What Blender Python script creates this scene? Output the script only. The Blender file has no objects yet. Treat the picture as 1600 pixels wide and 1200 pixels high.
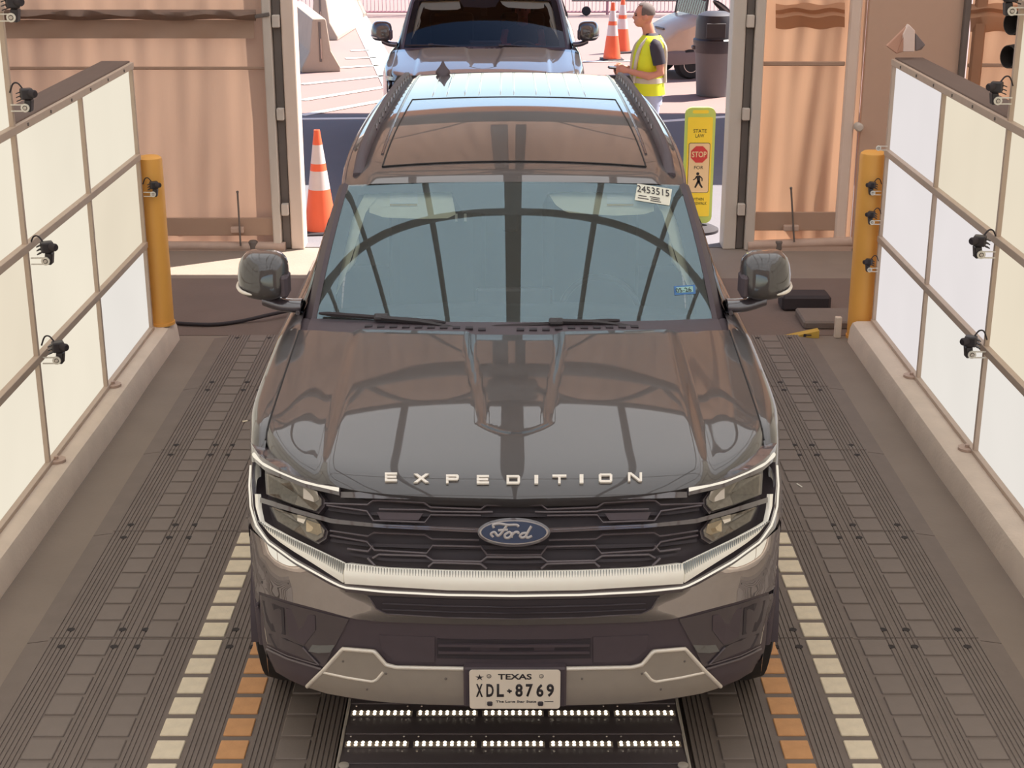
import bpy, bmesh, math, random
from mathutils import Vector, Matrix
R = math.radians
random.seed(7)
S = bpy.context.scene
COL = S.collection
# ------------------------------------------------------------------ camera
F_PX, PITCH = 2400.0, R(19.0)
CAM = Vector((0.0, -4.58, 3.17))
cd = bpy.data.cameras.new('camera'); cam = bpy.data.objects.new('camera', cd); COL.objects.link(cam)
cd.sensor_fit = 'HORIZONTAL'; cd.sensor_width = 36.0; cd.lens = 36.0 * F_PX / 1600.0
cd.clip_start = 0.05; cd.clip_end = 400
cam.location = CAM; cam.rotation_euler = (R(90) - PITCH, 0, 0)
S.camera = cam
# ------------------------------------------------------------------ world, sun, exposure
SUN_EL, SUN_AZ = R(55.0), math.atan2(0.36, 0.60)          # towards +x and a little +y
SUN_DIR = Vector((math.cos(SUN_EL) * math.cos(SUN_AZ), math.cos(SUN_EL) * math.sin(SUN_AZ), math.sin(SUN_EL)))
w = bpy.data.worlds.new('world'); S.world = w; w.use_nodes = True
nt = w.node_tree; nt.nodes.clear()
sky = nt.nodes.new('ShaderNodeTexSky'); sky.sky_type = 'NISHITA'; sky.sun_disc = False
sky.sun_elevation = SUN_EL; sky.sun_rotation = R(90) - SUN_AZ; sky.air_density = 1.0; sky.dust_density = 0.6
bg = nt.nodes.new('ShaderNodeBackground'); bg.inputs[1].default_value = 0.30
wo = nt.nodes.new('ShaderNodeOutputWorld')
nt.links.new(sky.outputs[0], bg.inputs[0]); nt.links.new(bg.outputs[0], wo.inputs[0])
sl = bpy.data.lights.new('sun', 'SUN'); sl.energy = 14.0; sl.angle = R(0.6); sl.color = (1.0, 0.93, 0.84)
so = bpy.data.objects.new('sun', sl); COL.objects.link(so); so.location = (30, 20, 45)
so.rotation_euler = (-SUN_DIR).to_track_quat('-Z', 'Y').to_euler()
vs = S.view_settings; vs.view_transform = 'Standard'; vs.look = 'None'; vs.gamma = 1.0
vs.use_curve_mapping = False; vs.exposure = 0.0
S.cycles.use_denoising = True
S.cycles.max_bounces = 8; S.cycles.diffuse_bounces = 4; S.cycles.glossy_bounces = 4; S.cycles.transparent_max_bounces = 12

# ------------------------------------------------------------------ geometry of the view, used to measure the place
_c, _s = math.cos(PITCH), math.sin(PITCH)
def ray(px, py):
    x, u = (px - 800.0) / F_PX, -(py - 600.0) / F_PX
    return Vector((x, _c + u * _s, -_s + u * _c))
def at_z(px, py, z): d = ray(px, py); return CAM + d * ((z - CAM.z) / d.z)
def at_y(px, py, y): d = ray(px, py); return CAM + d * ((y - CAM.y) / d.y)
def at_x(px, py, x): d = ray(px, py); return CAM + d * ((x - CAM.x) / d.x)

# ------------------------------------------------------------------ materials
def lin(c):
    if isinstance(c, str): c = tuple(int(c[i:i+2], 16) for i in (0, 2, 4))
    return tuple(((v / 255) / 12.92 if v / 255 <= 0.04045 else ((v / 255 + 0.055) / 1.055) ** 2.4) for v in c) + (1.0,)
M = {}
def pm(name, col, rough=0.5, metal=0.0, var=0.10, scale=14.0, bump=0.0, bscale=60.0, spec=0.5, coat=0.0, coat_rough=0.03, ior=1.5, stretch=(1, 1, 1), transl=0.0, emit=None, alpha=None, bdist=.01):
    m = bpy.data.materials.new(name); m.use_nodes = True; n = m.node_tree; L = n.links
    b = n.nodes['Principled BSDF']; out = n.nodes['Material Output']
    c = lin(col)
    tc = n.nodes.new('ShaderNodeTexCoord'); mp = n.nodes.new('ShaderNodeMapping'); mp.inputs['Scale'].default_value = stretch
    L.new(tc.outputs['Object'], mp.inputs['Vector'])
    nz = n.nodes.new('ShaderNodeTexNoise'); nz.inputs['Scale'].default_value = scale; nz.inputs['Detail'].default_value = 4
    L.new(mp.outputs[0], nz.inputs['Vector'])
    mx = n.nodes.new('ShaderNodeMix'); mx.data_type = 'RGBA'
    mx.inputs[6].default_value = tuple(v * (1 - var) for v in c[:3]) + (1,)
    mx.inputs[7].default_value = tuple(min(1, v * (1 + var)) for v in c[:3]) + (1,)
    L.new(nz.outputs[0], mx.inputs[0]); L.new(mx.outputs[2], b.inputs['Base Color'])
    b.inputs['Roughness'].default_value = rough; b.inputs['Metallic'].default_value = metal
    b.inputs['IOR'].default_value = ior; b.inputs['Specular IOR Level'].default_value = spec
    b.inputs['Coat Weight'].default_value = coat; b.inputs['Coat Roughness'].default_value = coat_rough
    if bump:
        nb = n.nodes.new('ShaderNodeTexNoise'); nb.inputs['Scale'].default_value = bscale; nb.inputs['Detail'].default_value = 5
        L.new(mp.outputs[0], nb.inputs['Vector'])
        bp = n.nodes.new('ShaderNodeBump'); bp.inputs['Strength'].default_value = bump; bp.inputs['Distance'].default_value = bdist
        L.new(nb.outputs[0], bp.inputs['Height']); L.new(bp.outputs[0], b.inputs['Normal'])
    if emit:
        b.inputs['Emission Color'].default_value = lin(emit[0]); b.inputs['Emission Strength'].default_value = emit[1]
    if transl:
        t = n.nodes.new('ShaderNodeBsdfTranslucent'); L.new(mx.outputs[2], t.inputs[0])
        ms = n.nodes.new('ShaderNodeMixShader'); ms.inputs[0].default_value = transl
        L.new(b.outputs[0], ms.inputs[1]); L.new(t.outputs[0], ms.inputs[2]); L.new(ms.outputs[0], out.inputs[0])
    M[name] = m
    return m
def glassm(name, tint, refl_col, refl, rough=0.0, haze=0.0):
    m = bpy.data.materials.new(name); m.use_nodes = True; n = m.node_tree; L = n.links; n.nodes.clear()
    out = n.nodes.new('ShaderNodeOutputMaterial'); t = n.nodes.new('ShaderNodeBsdfTransparent'); g = n.nodes.new('ShaderNodeBsdfGlossy')
    t.inputs[0].default_value = lin(tint); g.inputs[0].default_value = lin(refl_col); g.inputs['Roughness'].default_value = rough
    fr = n.nodes.new('ShaderNodeFresnel'); fr.inputs[0].default_value = 1.5
    ad = n.nodes.new('ShaderNodeMath'); ad.operation = 'ADD'; ad.use_clamp = True; ad.inputs[1].default_value = refl
    ms = n.nodes.new('ShaderNodeMixShader')
    L.new(fr.outputs[0], ad.inputs[0]); L.new(ad.outputs[0], ms.inputs[0]); L.new(t.outputs[0], ms.inputs[1]); L.new(g.outputs[0], ms.inputs[2])
    if haze:  # veil of haze painted in as a diffuse layer that lifts the blacks
        df = n.nodes.new('ShaderNodeBsdfDiffuse'); df.inputs[0].default_value = lin((196, 196, 190))
        m2 = n.nodes.new('ShaderNodeMixShader'); m2.inputs[0].default_value = haze
        L.new(ms.outputs[0], m2.inputs[1]); L.new(df.outputs[0], m2.inputs[2]); ms = m2
    L.new(ms.outputs[0], out.inputs[0]); M[name] = m
    return m
def em(name, col, strength, var=0.05, scale=1.2):
    m = bpy.data.materials.new(name); m.use_nodes = True; n = m.node_tree; L = n.links; n.nodes.clear()
    out = n.nodes.new('ShaderNodeOutputMaterial'); e = n.nodes.new('ShaderNodeEmission'); e.inputs[1].default_value = strength
    tc = n.nodes.new('ShaderNodeTexCoord'); nz = n.nodes.new('ShaderNodeTexNoise'); nz.inputs['Scale'].default_value = scale
    L.new(tc.outputs['Object'], nz.inputs['Vector'])
    c = lin(col); mx = n.nodes.new('ShaderNodeMix'); mx.data_type = 'RGBA'
    mx.inputs[6].default_value = tuple(v * (1 - var) for v in c[:3]) + (1,); mx.inputs[7].default_value = tuple(v * (1 + var) for v in c[:3]) + (1,)
    L.new(nz.outputs[0], mx.inputs[0]); L.new(mx.outputs[2], e.inputs[0]); L.new(e.outputs[0], out.inputs[0]); M[name] = m
    return m

# ------------------------------------------------------------------ mesh building
def V(*a): return Vector(a if len(a) > 1 else a[0])
class MB:
    def __init__(s): s.v = []; s.f = []
    def add(s, vs, fs):
        o = len(s.v); s.v += [tuple(p) for p in vs]; s.f += [tuple(i + o for i in f) for f in fs]; return s
    def box(s, c, d, rot=None):
        c = V(c); h = V(d) / 2
        ps = [V((x * h.x, y * h.y, z * h.z)) for z in (-1, 1) for y in (-1, 1) for x in (-1, 1)]
        if rot is not None: ps = [rot @ p for p in ps]
        return s.add([c + p for p in ps], [(0, 2, 3, 1), (4, 5, 7, 6), (0, 1, 5, 4), (2, 6, 7, 3), (0, 4, 6, 2), (1, 3, 7, 5)])
    def bar(s, p, q, w, h, up=(0, 0, 1)):
        p, q = V(p), V(q); d = (q - p); L = d.length; d.normalize(); u = V(up)
        if abs(d.dot(u)) > 0.99: u = V((0, 1, 0))
        x = d.cross(u).normalized(); z = x.cross(d)
        rot = Matrix((x, d, z)).transposed()
        return s.box((p + q) / 2, (w, L, h), rot)
    def grid(s, rows, closed=False, flip=False):
        n = len(rows[0]); vs = [p for r in rows for p in r]; fs = []
        for i in range(len(rows) - 1):
            for j in range(n if closed else n - 1):
                a, b = i * n + j, i * n + (j + 1) % n; c, d = b + n, a + n
                fs.append((a, d, c, b) if flip else (a, b, c, d))
        return s.add(vs, fs)
    def tube(s, pts, r, n=8, cap=True):
        pts = [V(p) for p in pts]; rs = r if isinstance(r, (list, tuple)) else [r] * len(pts)
        rows = []; u = None
        for i, p in enumerate(pts):
            a = pts[max(i - 1, 0)]; b = pts[min(i + 1, len(pts) - 1)]; d = (b - a).normalized()
            if u is None: u = d.orthogonal().normalized()
            u = (u - d * u.dot(d)).normalized(); w_ = d.cross(u)
            rows.append([p + (u * math.cos(2 * math.pi * k / n) + w_ * math.sin(2 * math.pi * k / n)) * rs[i] for k in range(n)])
        o = len(s.v); s.grid(rows, closed=True)
        if cap:
            s.f.append(tuple(o + k for k in range(n))[::-1]); e = o + n * (len(pts) - 1); s.f.append(tuple(e + k for k in range(n)))
        return s
    def lathe(s, prof, n=24, c=(0, 0, 0), rot=None):
        c = V(c); rows = []
        for (r, z) in prof:
            row = [V((r * math.cos(2 * math.pi * k / n), r * math.sin(2 * math.pi * k / n), z)) for k in range(n)]
            rows.append([c + ((rot @ p) if rot is not None else p) for p in row])
        o = len(s.v); s.grid(rows, closed=True)
        if prof[0][0] > 1e-5: s.f.append(tuple(o + k for k in range(n))[::-1])
        if prof[-1][0] > 1e-5: e = o + n * (len(prof) - 1); s.f.append(tuple(e + k for k in range(n)))
        return s
    def cyl(s, p, q, r, r2=None, n=16):
        return s.tube([p, q], [r, r if r2 is None else r2], n)
    def prism(s, front, off):
        """polygon of 3-D points swept by the vector off"""
        front = [V(p) for p in front]; off = V(off); n = len(front)
        return s.add(front + [p + off for p in front], [tuple(range(n)), tuple(range(2 * n - 1, n - 1, -1))] + [(i, i + n, (i + 1) % n + n, (i + 1) % n) for i in range(n)])
    def sphere(s, c, r, n=12, m=8):
        c = V(c); r = V(r) if isinstance(r, (tuple, list, Vector)) else V((r, r, r)); rows = []
        for i in range(m + 1):
            a = -math.pi / 2 + math.pi * i / m
            rows.append([c + V((r.x * math.cos(a) * math.cos(2 * math.pi * k / n), r.y * math.cos(a) * math.sin(2 * math.pi * k / n), r.z * math.sin(a))) for k in range(n)])
        return s.grid(rows, closed=True)
    def mirror_x(s, x0=0.0):
        o = len(s.v); s.v += [(2 * x0 - x, y, z) for (x, y, z) in s.v]; s.f += [tuple(i + o for i in f)[::-1] for f in list(s.f)]; return s
    def mesh(s, name, bevel=0.0, smooth=None, seg=1, weld=1e-5):
        bm = bmesh.new(); vs = [bm.verts.new(p) for p in s.v]
        for f in s.f:
            try: bm.faces.new([vs[i] for i in f])
            except ValueError: pass
        if weld: bmesh.ops.remove_doubles(bm, verts=bm.verts, dist=weld)
        bmesh.ops.recalc_face_normals(bm, faces=bm.faces)
        if bevel:
            es = [e for e in bm.edges if len(e.link_faces) == 2 and e.calc_face_angle(0) > 0.5]
            bmesh.ops.bevel(bm, geom=es, offset=bevel, segments=seg, affect='EDGES', profile=0.5, clamp_overlap=True)
        me = bpy.data.meshes.new(name); bm.to_mesh(me); bm.free()
        if smooth is not None:
            for p in me.polygons: p.use_smooth = True
            me.set_sharp_from_angle(angle=R(smooth))
        return me
    def build(s, name, mat, parent=None, bevel=0.0, smooth=None, seg=1, label=None, weld=1e-5):
        return link(name, s.mesh(name, bevel, smooth, seg, weld), mat, parent, label)
def link(name, me, mat, parent=None, label=None):
    o = bpy.data.objects.new(name, me); COL.objects.link(o)
    if mat is not None and not me.materials: me.materials.append(M[mat] if isinstance(mat, str) else mat)
    if parent is not None:
        o.parent = parent; o.matrix_parent_inverse = world_m(parent).inverted()
    if label: o['label'] = label
    return o
def world_m(o):
    m = Matrix.LocRotScale(o.location, o.rotation_euler, o.scale)
    return world_m(o.parent) @ o.matrix_parent_inverse @ m if o.parent else m
def empty(name, loc, label=None, cat=None, group=None, kind=None, rz=0.0):
    o = bpy.data.objects.new(name, None); COL.objects.link(o); o.location = loc; o.rotation_euler = (0, 0, rz); o.empty_display_size = 0.1
    return tag(o, label, cat, group, kind)
def tag(o, label=None, cat=None, group=None, kind=None):
    if label: o['label'] = label
    if cat: o['category'] = cat
    if group: o['group'] = group
    if kind: o['kind'] = kind
    return o
def copy_tree(o, parent=None, skip=()):
    c = o.copy(); COL.objects.link(c); mi = o.matrix_parent_inverse.copy(); c.parent = parent; c.matrix_parent_inverse = mi
    for ch in list(o.children):
        if ch.name.split('.')[0] not in skip: copy_tree(ch, c, skip)
    return c
def rotm(axis, deg): return Matrix.Rotation(R(deg), 3, axis)
def lerp_tab(tab, x):
    """smooth interpolation through (x, y) pairs"""
    if x <= tab[0][0]: return tab[0][1]
    if x >= tab[-1][0]: return tab[-1][1]
    for i in range(len(tab) - 1):
        if tab[i][0] <= x <= tab[i + 1][0]:
            x0, y0 = tab[i]; x1, y1 = tab[i + 1]; h = x1 - x0; t = (x - x0) / h
            def sl_(k):
                if k <= 0 or k >= len(tab) - 1:
                    k = 1 if k <= 0 else len(tab) - 1
                    return (tab[k][1] - tab[k - 1][1]) / (tab[k][0] - tab[k - 1][0])
                return (tab[k + 1][1] - tab[k - 1][1]) / (tab[k + 1][0] - tab[k - 1][0])
            m0, m1 = sl_(i) * h, sl_(i + 1) * h
            return (2*t**3 - 3*t*t + 1) * y0 + (t**3 - 2*t*t + t) * m0 + (-2*t**3 + 3*t*t) * y1 + (t**3 - t*t) * m1
def resample(pl, n):
    pl = [V(p) for p in pl]; L = [0.0]
    for a, b in zip(pl, pl[1:]): L.append(L[-1] + (b - a).length)
    out = []
    for k in range(n):
        t = L[-1] * k / (n - 1)
        for i in range(len(pl) - 1):
            if t <= L[i + 1] + 1e-9:
                u = (t - L[i]) / max(1e-9, L[i + 1] - L[i]); out.append(pl[i].lerp(pl[i + 1], min(1, u))); break
    return out
def catmull(pts, n=6, closed=False):
    pts = [V(p) for p in pts]; m = len(pts); out = []
    for i in range(m if closed else m - 1):
        g = (lambda k: pts[k % m]) if closed else (lambda k: pts[min(max(k, 0), m - 1)])
        p0, p1, p2, p3 = g(i - 1), g(i), g(i + 1), g(i + 2)
        for j in range(n):
            t = j / n
            out.append(0.5 * ((2 * p1) + (p2 - p0) * t + (2 * p0 - 5 * p1 + 4 * p2 - p3) * t * t + (3 * p1 - p0 - 3 * p2 + p3) * t ** 3))
    if not closed: out.append(pts[-1])
    return out
_TXT = {}
def text_mesh(body, h, depth=0.002, sx=1.0, weight=0.0, fit_w=None):
    """letters of the built-in font as a mesh, centred, cap height h, in the xy plane facing +z"""
    cu = bpy.data.curves.new('lettering', 'FONT'); cu.body = body; cu.size = 1.0; cu.offset = weight; cu.extrude = 0.0; cu.resolution_u = 3
    ob = bpy.data.objects.new('tmp', cu); me = bpy.data.meshes.new_from_object(ob)
    bpy.data.objects.remove(ob); bpy.data.curves.remove(cu)
    bm = bmesh.new(); bm.from_mesh(me); bpy.data.meshes.remove(me)
    ext = bmesh.ops.extrude_face_region(bm, geom=list(bm.faces))
    xs = [v.co.x for v in bm.verts]; ys = [v.co.y for v in bm.verts]
    cx, cy, hh, ww = (min(xs) + max(xs)) / 2, (min(ys) + max(ys)) / 2, max(ys) - min(ys), max(xs) - min(xs)
    up = {e for e in ext['geom'] if isinstance(e, bmesh.types.BMVert)}
    ky = h / hh; kx = (fit_w / ww) if fit_w else ky * sx
    for v in bm.verts: v.co = V(((v.co.x - cx) * kx, (v.co.y - cy) * ky, depth if v in up else 0.0))
    bmesh.ops.recalc_face_normals(bm, faces=bm.faces)
    me = bpy.data.meshes.new('lettering'); bm.to_mesh(me); bm.free()
    return me
def frame_rot(right, up):
    r = V(right).normalized(); n = r.cross(V(up)).normalized(); u = n.cross(r)
    return Matrix((r, u, n)).transposed()
def xform(me, rot, loc):
    me.transform(Matrix.Translation(loc) @ rot.to_4x4()); return me

# ------------------------------------------------------------------ palette
pm('concrete', (141, 127, 116), 0.85, var=0.13, scale=3, bump=0.25, bscale=40)
pm('kerb_concrete', (224, 205, 187), 0.9, var=0.12, scale=6, bump=0.3, bscale=50)
pm('rubber', (128, 116, 109), 0.78, var=0.12, scale=9, bump=0.15, bscale=90, spec=0.25)
pm('rubber_pad', (132, 120, 113), 0.7, var=0.08, scale=9, bump=0.1, bscale=60, spec=0.3)
pm('hole_black', (56, 50, 50), 0.9)
pm('tile_white', (232, 216, 190), 0.7, var=0.16, scale=18, bump=0.2)
pm('tile_orange', (212, 156, 106), 0.7, var=0.18, scale=14, bump=0.2)
pm('yellow_paint', (205, 165, 70), 0.6, var=0.12, scale=9)
pm('bollard_yellow', (246, 180, 88), 0.5, var=0.06, scale=5, stretch=(1, 1, .3))
pm('fabric_tan', (199, 163, 139), 0.9, var=0.09, scale=2.5, bump=0.5, bscale=3.0, bdist=.05, stretch=(1, 1, .25), transl=0.30)
pm('fabric_sunlit', (194, 152, 122), 0.9, var=0.09, scale=2.5, bump=0.5, bscale=3.0, bdist=.05, stretch=(1, 1, .25), transl=0.38)  # right-hand tent fabric, its colour warmed for the sun glowing through
pm('fabric_band', (176, 146, 126), 0.9, var=0.05, scale=4, bump=0.2, bscale=8)
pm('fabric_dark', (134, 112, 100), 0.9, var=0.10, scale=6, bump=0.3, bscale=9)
pm('roof_fabric', (208, 210, 207), 0.9, var=0.04, scale=1.5, transl=0.42)
pm('steel_dark', (108, 99, 94), 0.55, var=0.12, scale=8)
pm('steel_frame', (140, 132, 128), 0.6, var=0.1, scale=6)
pm('alu', (204, 193, 182), 0.5, var=0.10, scale=9, stretch=(1, 1, .2))
pm('alu_light', (226, 205, 190), 0.55, var=0.08, scale=9, stretch=(1, 1, .2))
pm('rail_grey', (190, 163, 147), 0.6, var=0.1)
pm('door_tan', (198, 166, 145), 0.6, var=0.03)
pm('cap_brown', (112, 94, 85), 0.8, var=0.10, scale=7, stretch=(4, .5, 1))
pm('mullion', (196, 174, 156), 0.55, var=0.08)
em('panel_cream', (241, 231, 211), 0.99, var=0.07)
em('panel_warm', (236, 223, 200), 0.97, var=0.08)
em('panel_white', (236, 230, 222), 0.98, var=0.06)
em('panel_cool', (234, 227, 226), 0.98, var=0.06)
pm('black_plastic', (58, 53, 56), 0.45, var=0.1, scale=20)
pm('black_matte', (56, 49, 53), 0.75, var=0.1, scale=20)
pm('white_plastic', (232, 226, 214), 0.5, var=0.03)
# ================================================================== the setting
def struct(o): o['kind'] = 'structure'; return o
YW = 8.2                                                   # the back wall of the tent
# floor of the drive-through and the yard outside
struct(MB().box((0, -1.4, -0.05), (16, 2 * (YW + 1.4), 0.1)).build('floor', 'concrete'))
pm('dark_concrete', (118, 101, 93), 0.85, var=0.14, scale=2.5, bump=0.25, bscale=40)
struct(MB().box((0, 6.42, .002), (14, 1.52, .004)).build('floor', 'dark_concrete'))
pm('yard_concrete', (138, 114, 109), 0.9, var=0.06, scale=1.2, bump=0.15, bscale=30)
pm('asphalt', (112, 108, 112), 0.9, var=0.08, scale=2, bump=0.25, bscale=60)
pm('line_white', (236, 230, 222), 0.8, var=0.05)
struct(MB().box((0, 34, -0.05), (90, 2 * (34 - YW), 0.1)).build('yard_ground', 'yard_concrete'))
yard = bpy.data.objects['yard_ground']
# asphalt apron just outside the doorway
apron = MB().box((0, (YW + 15.3) / 2, 0.004), (24, 15.3 - YW, 0.006)).build('asphalt_apron', 'asphalt', yard)
def ground_line(a, b, wd, name='painted_line', z=0.009):
    p, q = at_z(*a, 0.0), at_z(*b, 0.0); p.z = q.z = z
    return MB().bar(p, q, wd, 0.004).build(name, 'line_white', yard)
ground_line((556, 18), (622, 146), 0.34)
for a, b in [((531, 106.5), (592, 103)), ((472, 132.5), (603, 119)), ((472, 157.5), (607, 136)), ((472, 181), (610, 156)), ((540, 92), (588, 90.5)), ((548, 80), (578, 79)), ((472, 187), (640, 185)), ((905, 97), (985, 96)), ((1000, 193), (1140, 183))]:
    ground_line(a, b, 0.13)

# ------------------------------------------------ back wall with its doorway
DL, DR, DTOP = -1.87, 1.80, 2.75
def wall_x(px, py=200): return at_y(px, py, YW).x
def sheet(x0, x1, z0, z1, y=YW, amp=0.032, nx=140, nz=24, k=1.0, seed=0):
    rnd = random.Random(seed); ph = [rnd.uniform(0, 6.28) for _ in range(8)]; rows = []
    for j in range(nz + 1):
        z = z0 + (z1 - z0) * j / nz; r = []
        for i in range(nx + 1):
            x = x0 + (x1 - x0) * i / nx
            edge = min(1.0, (x - x0) * 4 + .25, (x1 - x) * 4 + .25)
            d = amp * edge * (math.sin(5.3 * k * x + ph[0] + .6 * z) * .5 + math.sin(9.1 * k * x + ph[1] - .9 * z) * .35 + math.sin(2.2 * x + 2.6 * z + ph[2]) * .4 + .22 * math.sin(23 * x + 3 * math.sin(2.1 * z + ph[3]) + ph[4]) + .15 * math.sin(37 * x - 2 * z + ph[5]))
            r.append((x, y + d, z))
        rows.append(r)
    m = MB().grid(rows)
    return m
wb = struct(empty('wall_back', (0, YW, 0)))
sheet(-7.5, DL - .14, 0.03, 6.0, seed=1).build('fabric_panel', 'fabric_tan', wb, smooth=60)
xr1 = wall_x(1330, 300)
sheet(DR + .26, xr1 + .02, 0.03, 6.0, seed=2, k=1.4, amp=.05).build('fabric_panel', 'fabric_sunlit', wb, smooth=60)
xr2, xr3 = wall_x(1336, 200), wall_x(1503, 60)
sheet(xr3 + .06, 7.5, 0.03, 6.0, seed=3).build('fabric_panel', 'fabric_sunlit', wb, smooth=60)
sheet(DL - .14, DR + .26, DTOP, 6.0, seed=4, amp=.02).build('fabric_panel', 'fabric_tan', wb, smooth=60)
def band(px0, py0, px1, py1, mat, name, th=.02, y=YW - .05):
    a, b = at_y(px0, py0, y), at_y(px1, py1, y)
    MB().box(((a.x + b.x) / 2, y, (a.z + b.z) / 2), (abs(b.x - a.x), th, abs(a.z - b.z))).build(name, mat, wb, bevel=.005)
# left: rolled sleeve, flap below it, seams, hem and base pipe
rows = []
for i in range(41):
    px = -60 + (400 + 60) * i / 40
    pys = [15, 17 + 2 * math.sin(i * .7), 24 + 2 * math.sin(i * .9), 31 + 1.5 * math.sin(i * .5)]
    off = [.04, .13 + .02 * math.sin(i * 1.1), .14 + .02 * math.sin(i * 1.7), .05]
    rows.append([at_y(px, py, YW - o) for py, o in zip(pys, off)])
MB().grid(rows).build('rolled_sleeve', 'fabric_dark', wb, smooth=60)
rows = []
for i in range(31):
    px = -60 + (397 + 60) * i / 30
    rows.append([at_y(px, py, YW - .06 - .012 * math.sin(i * .8 + py)) for py in (31, 45, 60)])
MB().grid(rows).build('flap', 'fabric_band', wb, smooth=60)
band(-60, 104, 416, 109, 'fabric_band', 'seam_band', .012)
band(-60, 340, 440, 368, 'fabric_band', 'hem', .02)
a, b = at_y(-100, 383, YW - .08), at_y(446, 386, YW - .08)
MB().tube([a, b], .045, 12).build('base_pipe', 'rail_grey', wb, smooth=40)
MB().box(((a.x + b.x) / 2, YW - .04, .02), (abs(b.x - a.x), .16, .04)).build('base_plate', 'rail_grey', wb)
def anchor_rod(px, py0, py1, pyp, pw):
    r = MB().cyl(at_y(px - 2, py0, YW - .13), at_y(px + 3, py1, YW - .13), .008, n=8)
    r.sphere(at_y(px - 2, py0, YW - .13), .012, 8, 6)
    rod = r.build('anchor_rod', 'steel_dark', wb, smooth=40)
    p = at_y(px - 2, pyp, YW - .10); MB().box((p.x, p.y, p.z), (pw, .05, .05)).build('rod_bracket', 'rail_grey', rod, bevel=.006)
anchor_rod(373, 300, 384, 359, .11); anchor_rod(1238, 294, 378, 356, .13)
# dark opening strap hung at the top right of the left sleeve
MB().bar(at_y(398, 26, YW - .1), at_y(421, 22, YW - .1), .03, .03).build('strap_buckle', 'steel_dark', wb, bevel=.004)
# right: folds, seams, hem and base pipe
band(1178, 96, 1320, 103, 'fabric_band', 'seam_band', .012)
band(1172, 331, 1306, 360, 'fabric_band', 'hem', .02)
rows = []
for i in range(25):
    px = 1212 + (1320 - 1212) * i / 24
    rows.append([at_y(px, py + 2.0 * math.sin(i * .5 + py), YW - o) for py, o in ((6, .03), (14, .1), (20, .07), (26, .11), (44, .04))])
MB().grid(rows).build('folded_sleeve', 'fabric_sunlit', wb, smooth=70)
rows = []
for i in range(25):
    px = 1516 + (1640 - 1516) * i / 24
    rows.append([at_y(px, py + 1.5 * math.sin(i * .6 + py), YW - o) for py, o in ((6, .03), (14, .1), (20, .07), (27, .1), (50, .04))])
MB().grid(rows).build('folded_sleeve', 'fabric_sunlit', wb, smooth=70)
band(1512, 99, 1640, 105, 'fabric_band', 'seam_band', .012)
a, b = at_y(1168, 384, YW - .08), at_y(1330, 378, YW - .08)
MB().tube([a, b], .045, 12).build('base_pipe', 'rail_grey', wb, smooth=40)
MB().box(((a.x + b.x) / 2, YW - .04, .02), (abs(b.x - a.x), .16, .04)).build('base_plate', 'rail_grey', wb)
for px, py in ((395, 388), (1217, 388)):
    p = at_y(px, py, YW - .12); MB().lathe([(.03, -.04), (.04, -.03), (.04, .03), (.03, .04)], 12, (p.x, p.y + .03, .045)).build('pipe_clamp', 'steel_dark', wb, smooth=40)
# vertical webbing beside the rigid door
for px in (1322, 1512):
    t = at_y(px, -200, YW - .06)
    MB().box((wall_x(px), YW - .05, 3.0), (.10, .05, 5.9)).build('fabric_post_sleeve', 'alu_light' if px < 1400 else 'fabric_sunlit', wb, bevel=.015)
# posts of the doorway
def post(x0, x1, y0, y1, mat, name, top=2.9): MB().box(((x0 + x1) / 2, (y0 + y1) / 2, top / 2), (x1 - x0, y1 - y0, top)).build(name, mat, wb, bevel=.008)
post(-2.02, -1.95, YW - .10, YW + .1, 'alu', 'door_post'); post(-1.948, -1.875, YW - .04, YW + .12, 'steel_dark', 'door_channel'); post(-1.873, -1.765, YW - .06, YW + .16, 'alu_light', 'door_jamb')  # left jamb: its sunlit side is put into the paler aluminium colour
post(1.97, 2.05, YW - .10, YW + .1, 'alu', 'door_post'); post(1.90, 1.968, YW - .04, YW + .12, 'steel_dark', 'door_channel'); post(1.79, 1.898, YW - .06, YW + .16, 'alu', 'door_jamb')
MB().box((0, YW, 2.84), (4.1, .2, .18)).build('door_lintel', 'steel_dark', wb, bevel=.01)
for sx in (-1.91, 1.93):
    for z in (.35, 1.15, 1.9):
        MB().box((sx, YW - .07, z), (.06, .06, .10)).build('hinge', 'alu', wb, bevel=.006)
# rigid personnel door on the right
dr = struct(empty('door_1', ((xr2 + xr3) / 2, YW, 0)))
MB().box(((xr2 + xr3) / 2 + .02, YW - .02, 1.55), (xr3 - xr2 - .02, .06, 3.1)).build('door_leaf', 'door_tan', dr, bevel=.008)
MB().box((xr3 + .0, YW - .05, 1.55), (.05, .10, 3.1)).build('door_edge', 'steel_dark', dr, bevel=.006)
MB().box(((xr2 + xr3) / 2 + .02, YW, 4.55), (xr3 - xr2 + .1, .05, 2.9)).build('transom_panel', 'door_tan', dr)
p = at_y(1341, 198, YW - .08)
MB().lathe([(.035, 0), (.035, .012), (.016, .016), (.016, .045), (.032, .055), (.036, .075), (.024, .092), (0, .095)], 16, (p.x, YW - .05, p.z), rotm('X', 90)).build('door_knob', 'alu', dr, smooth=40)

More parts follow.
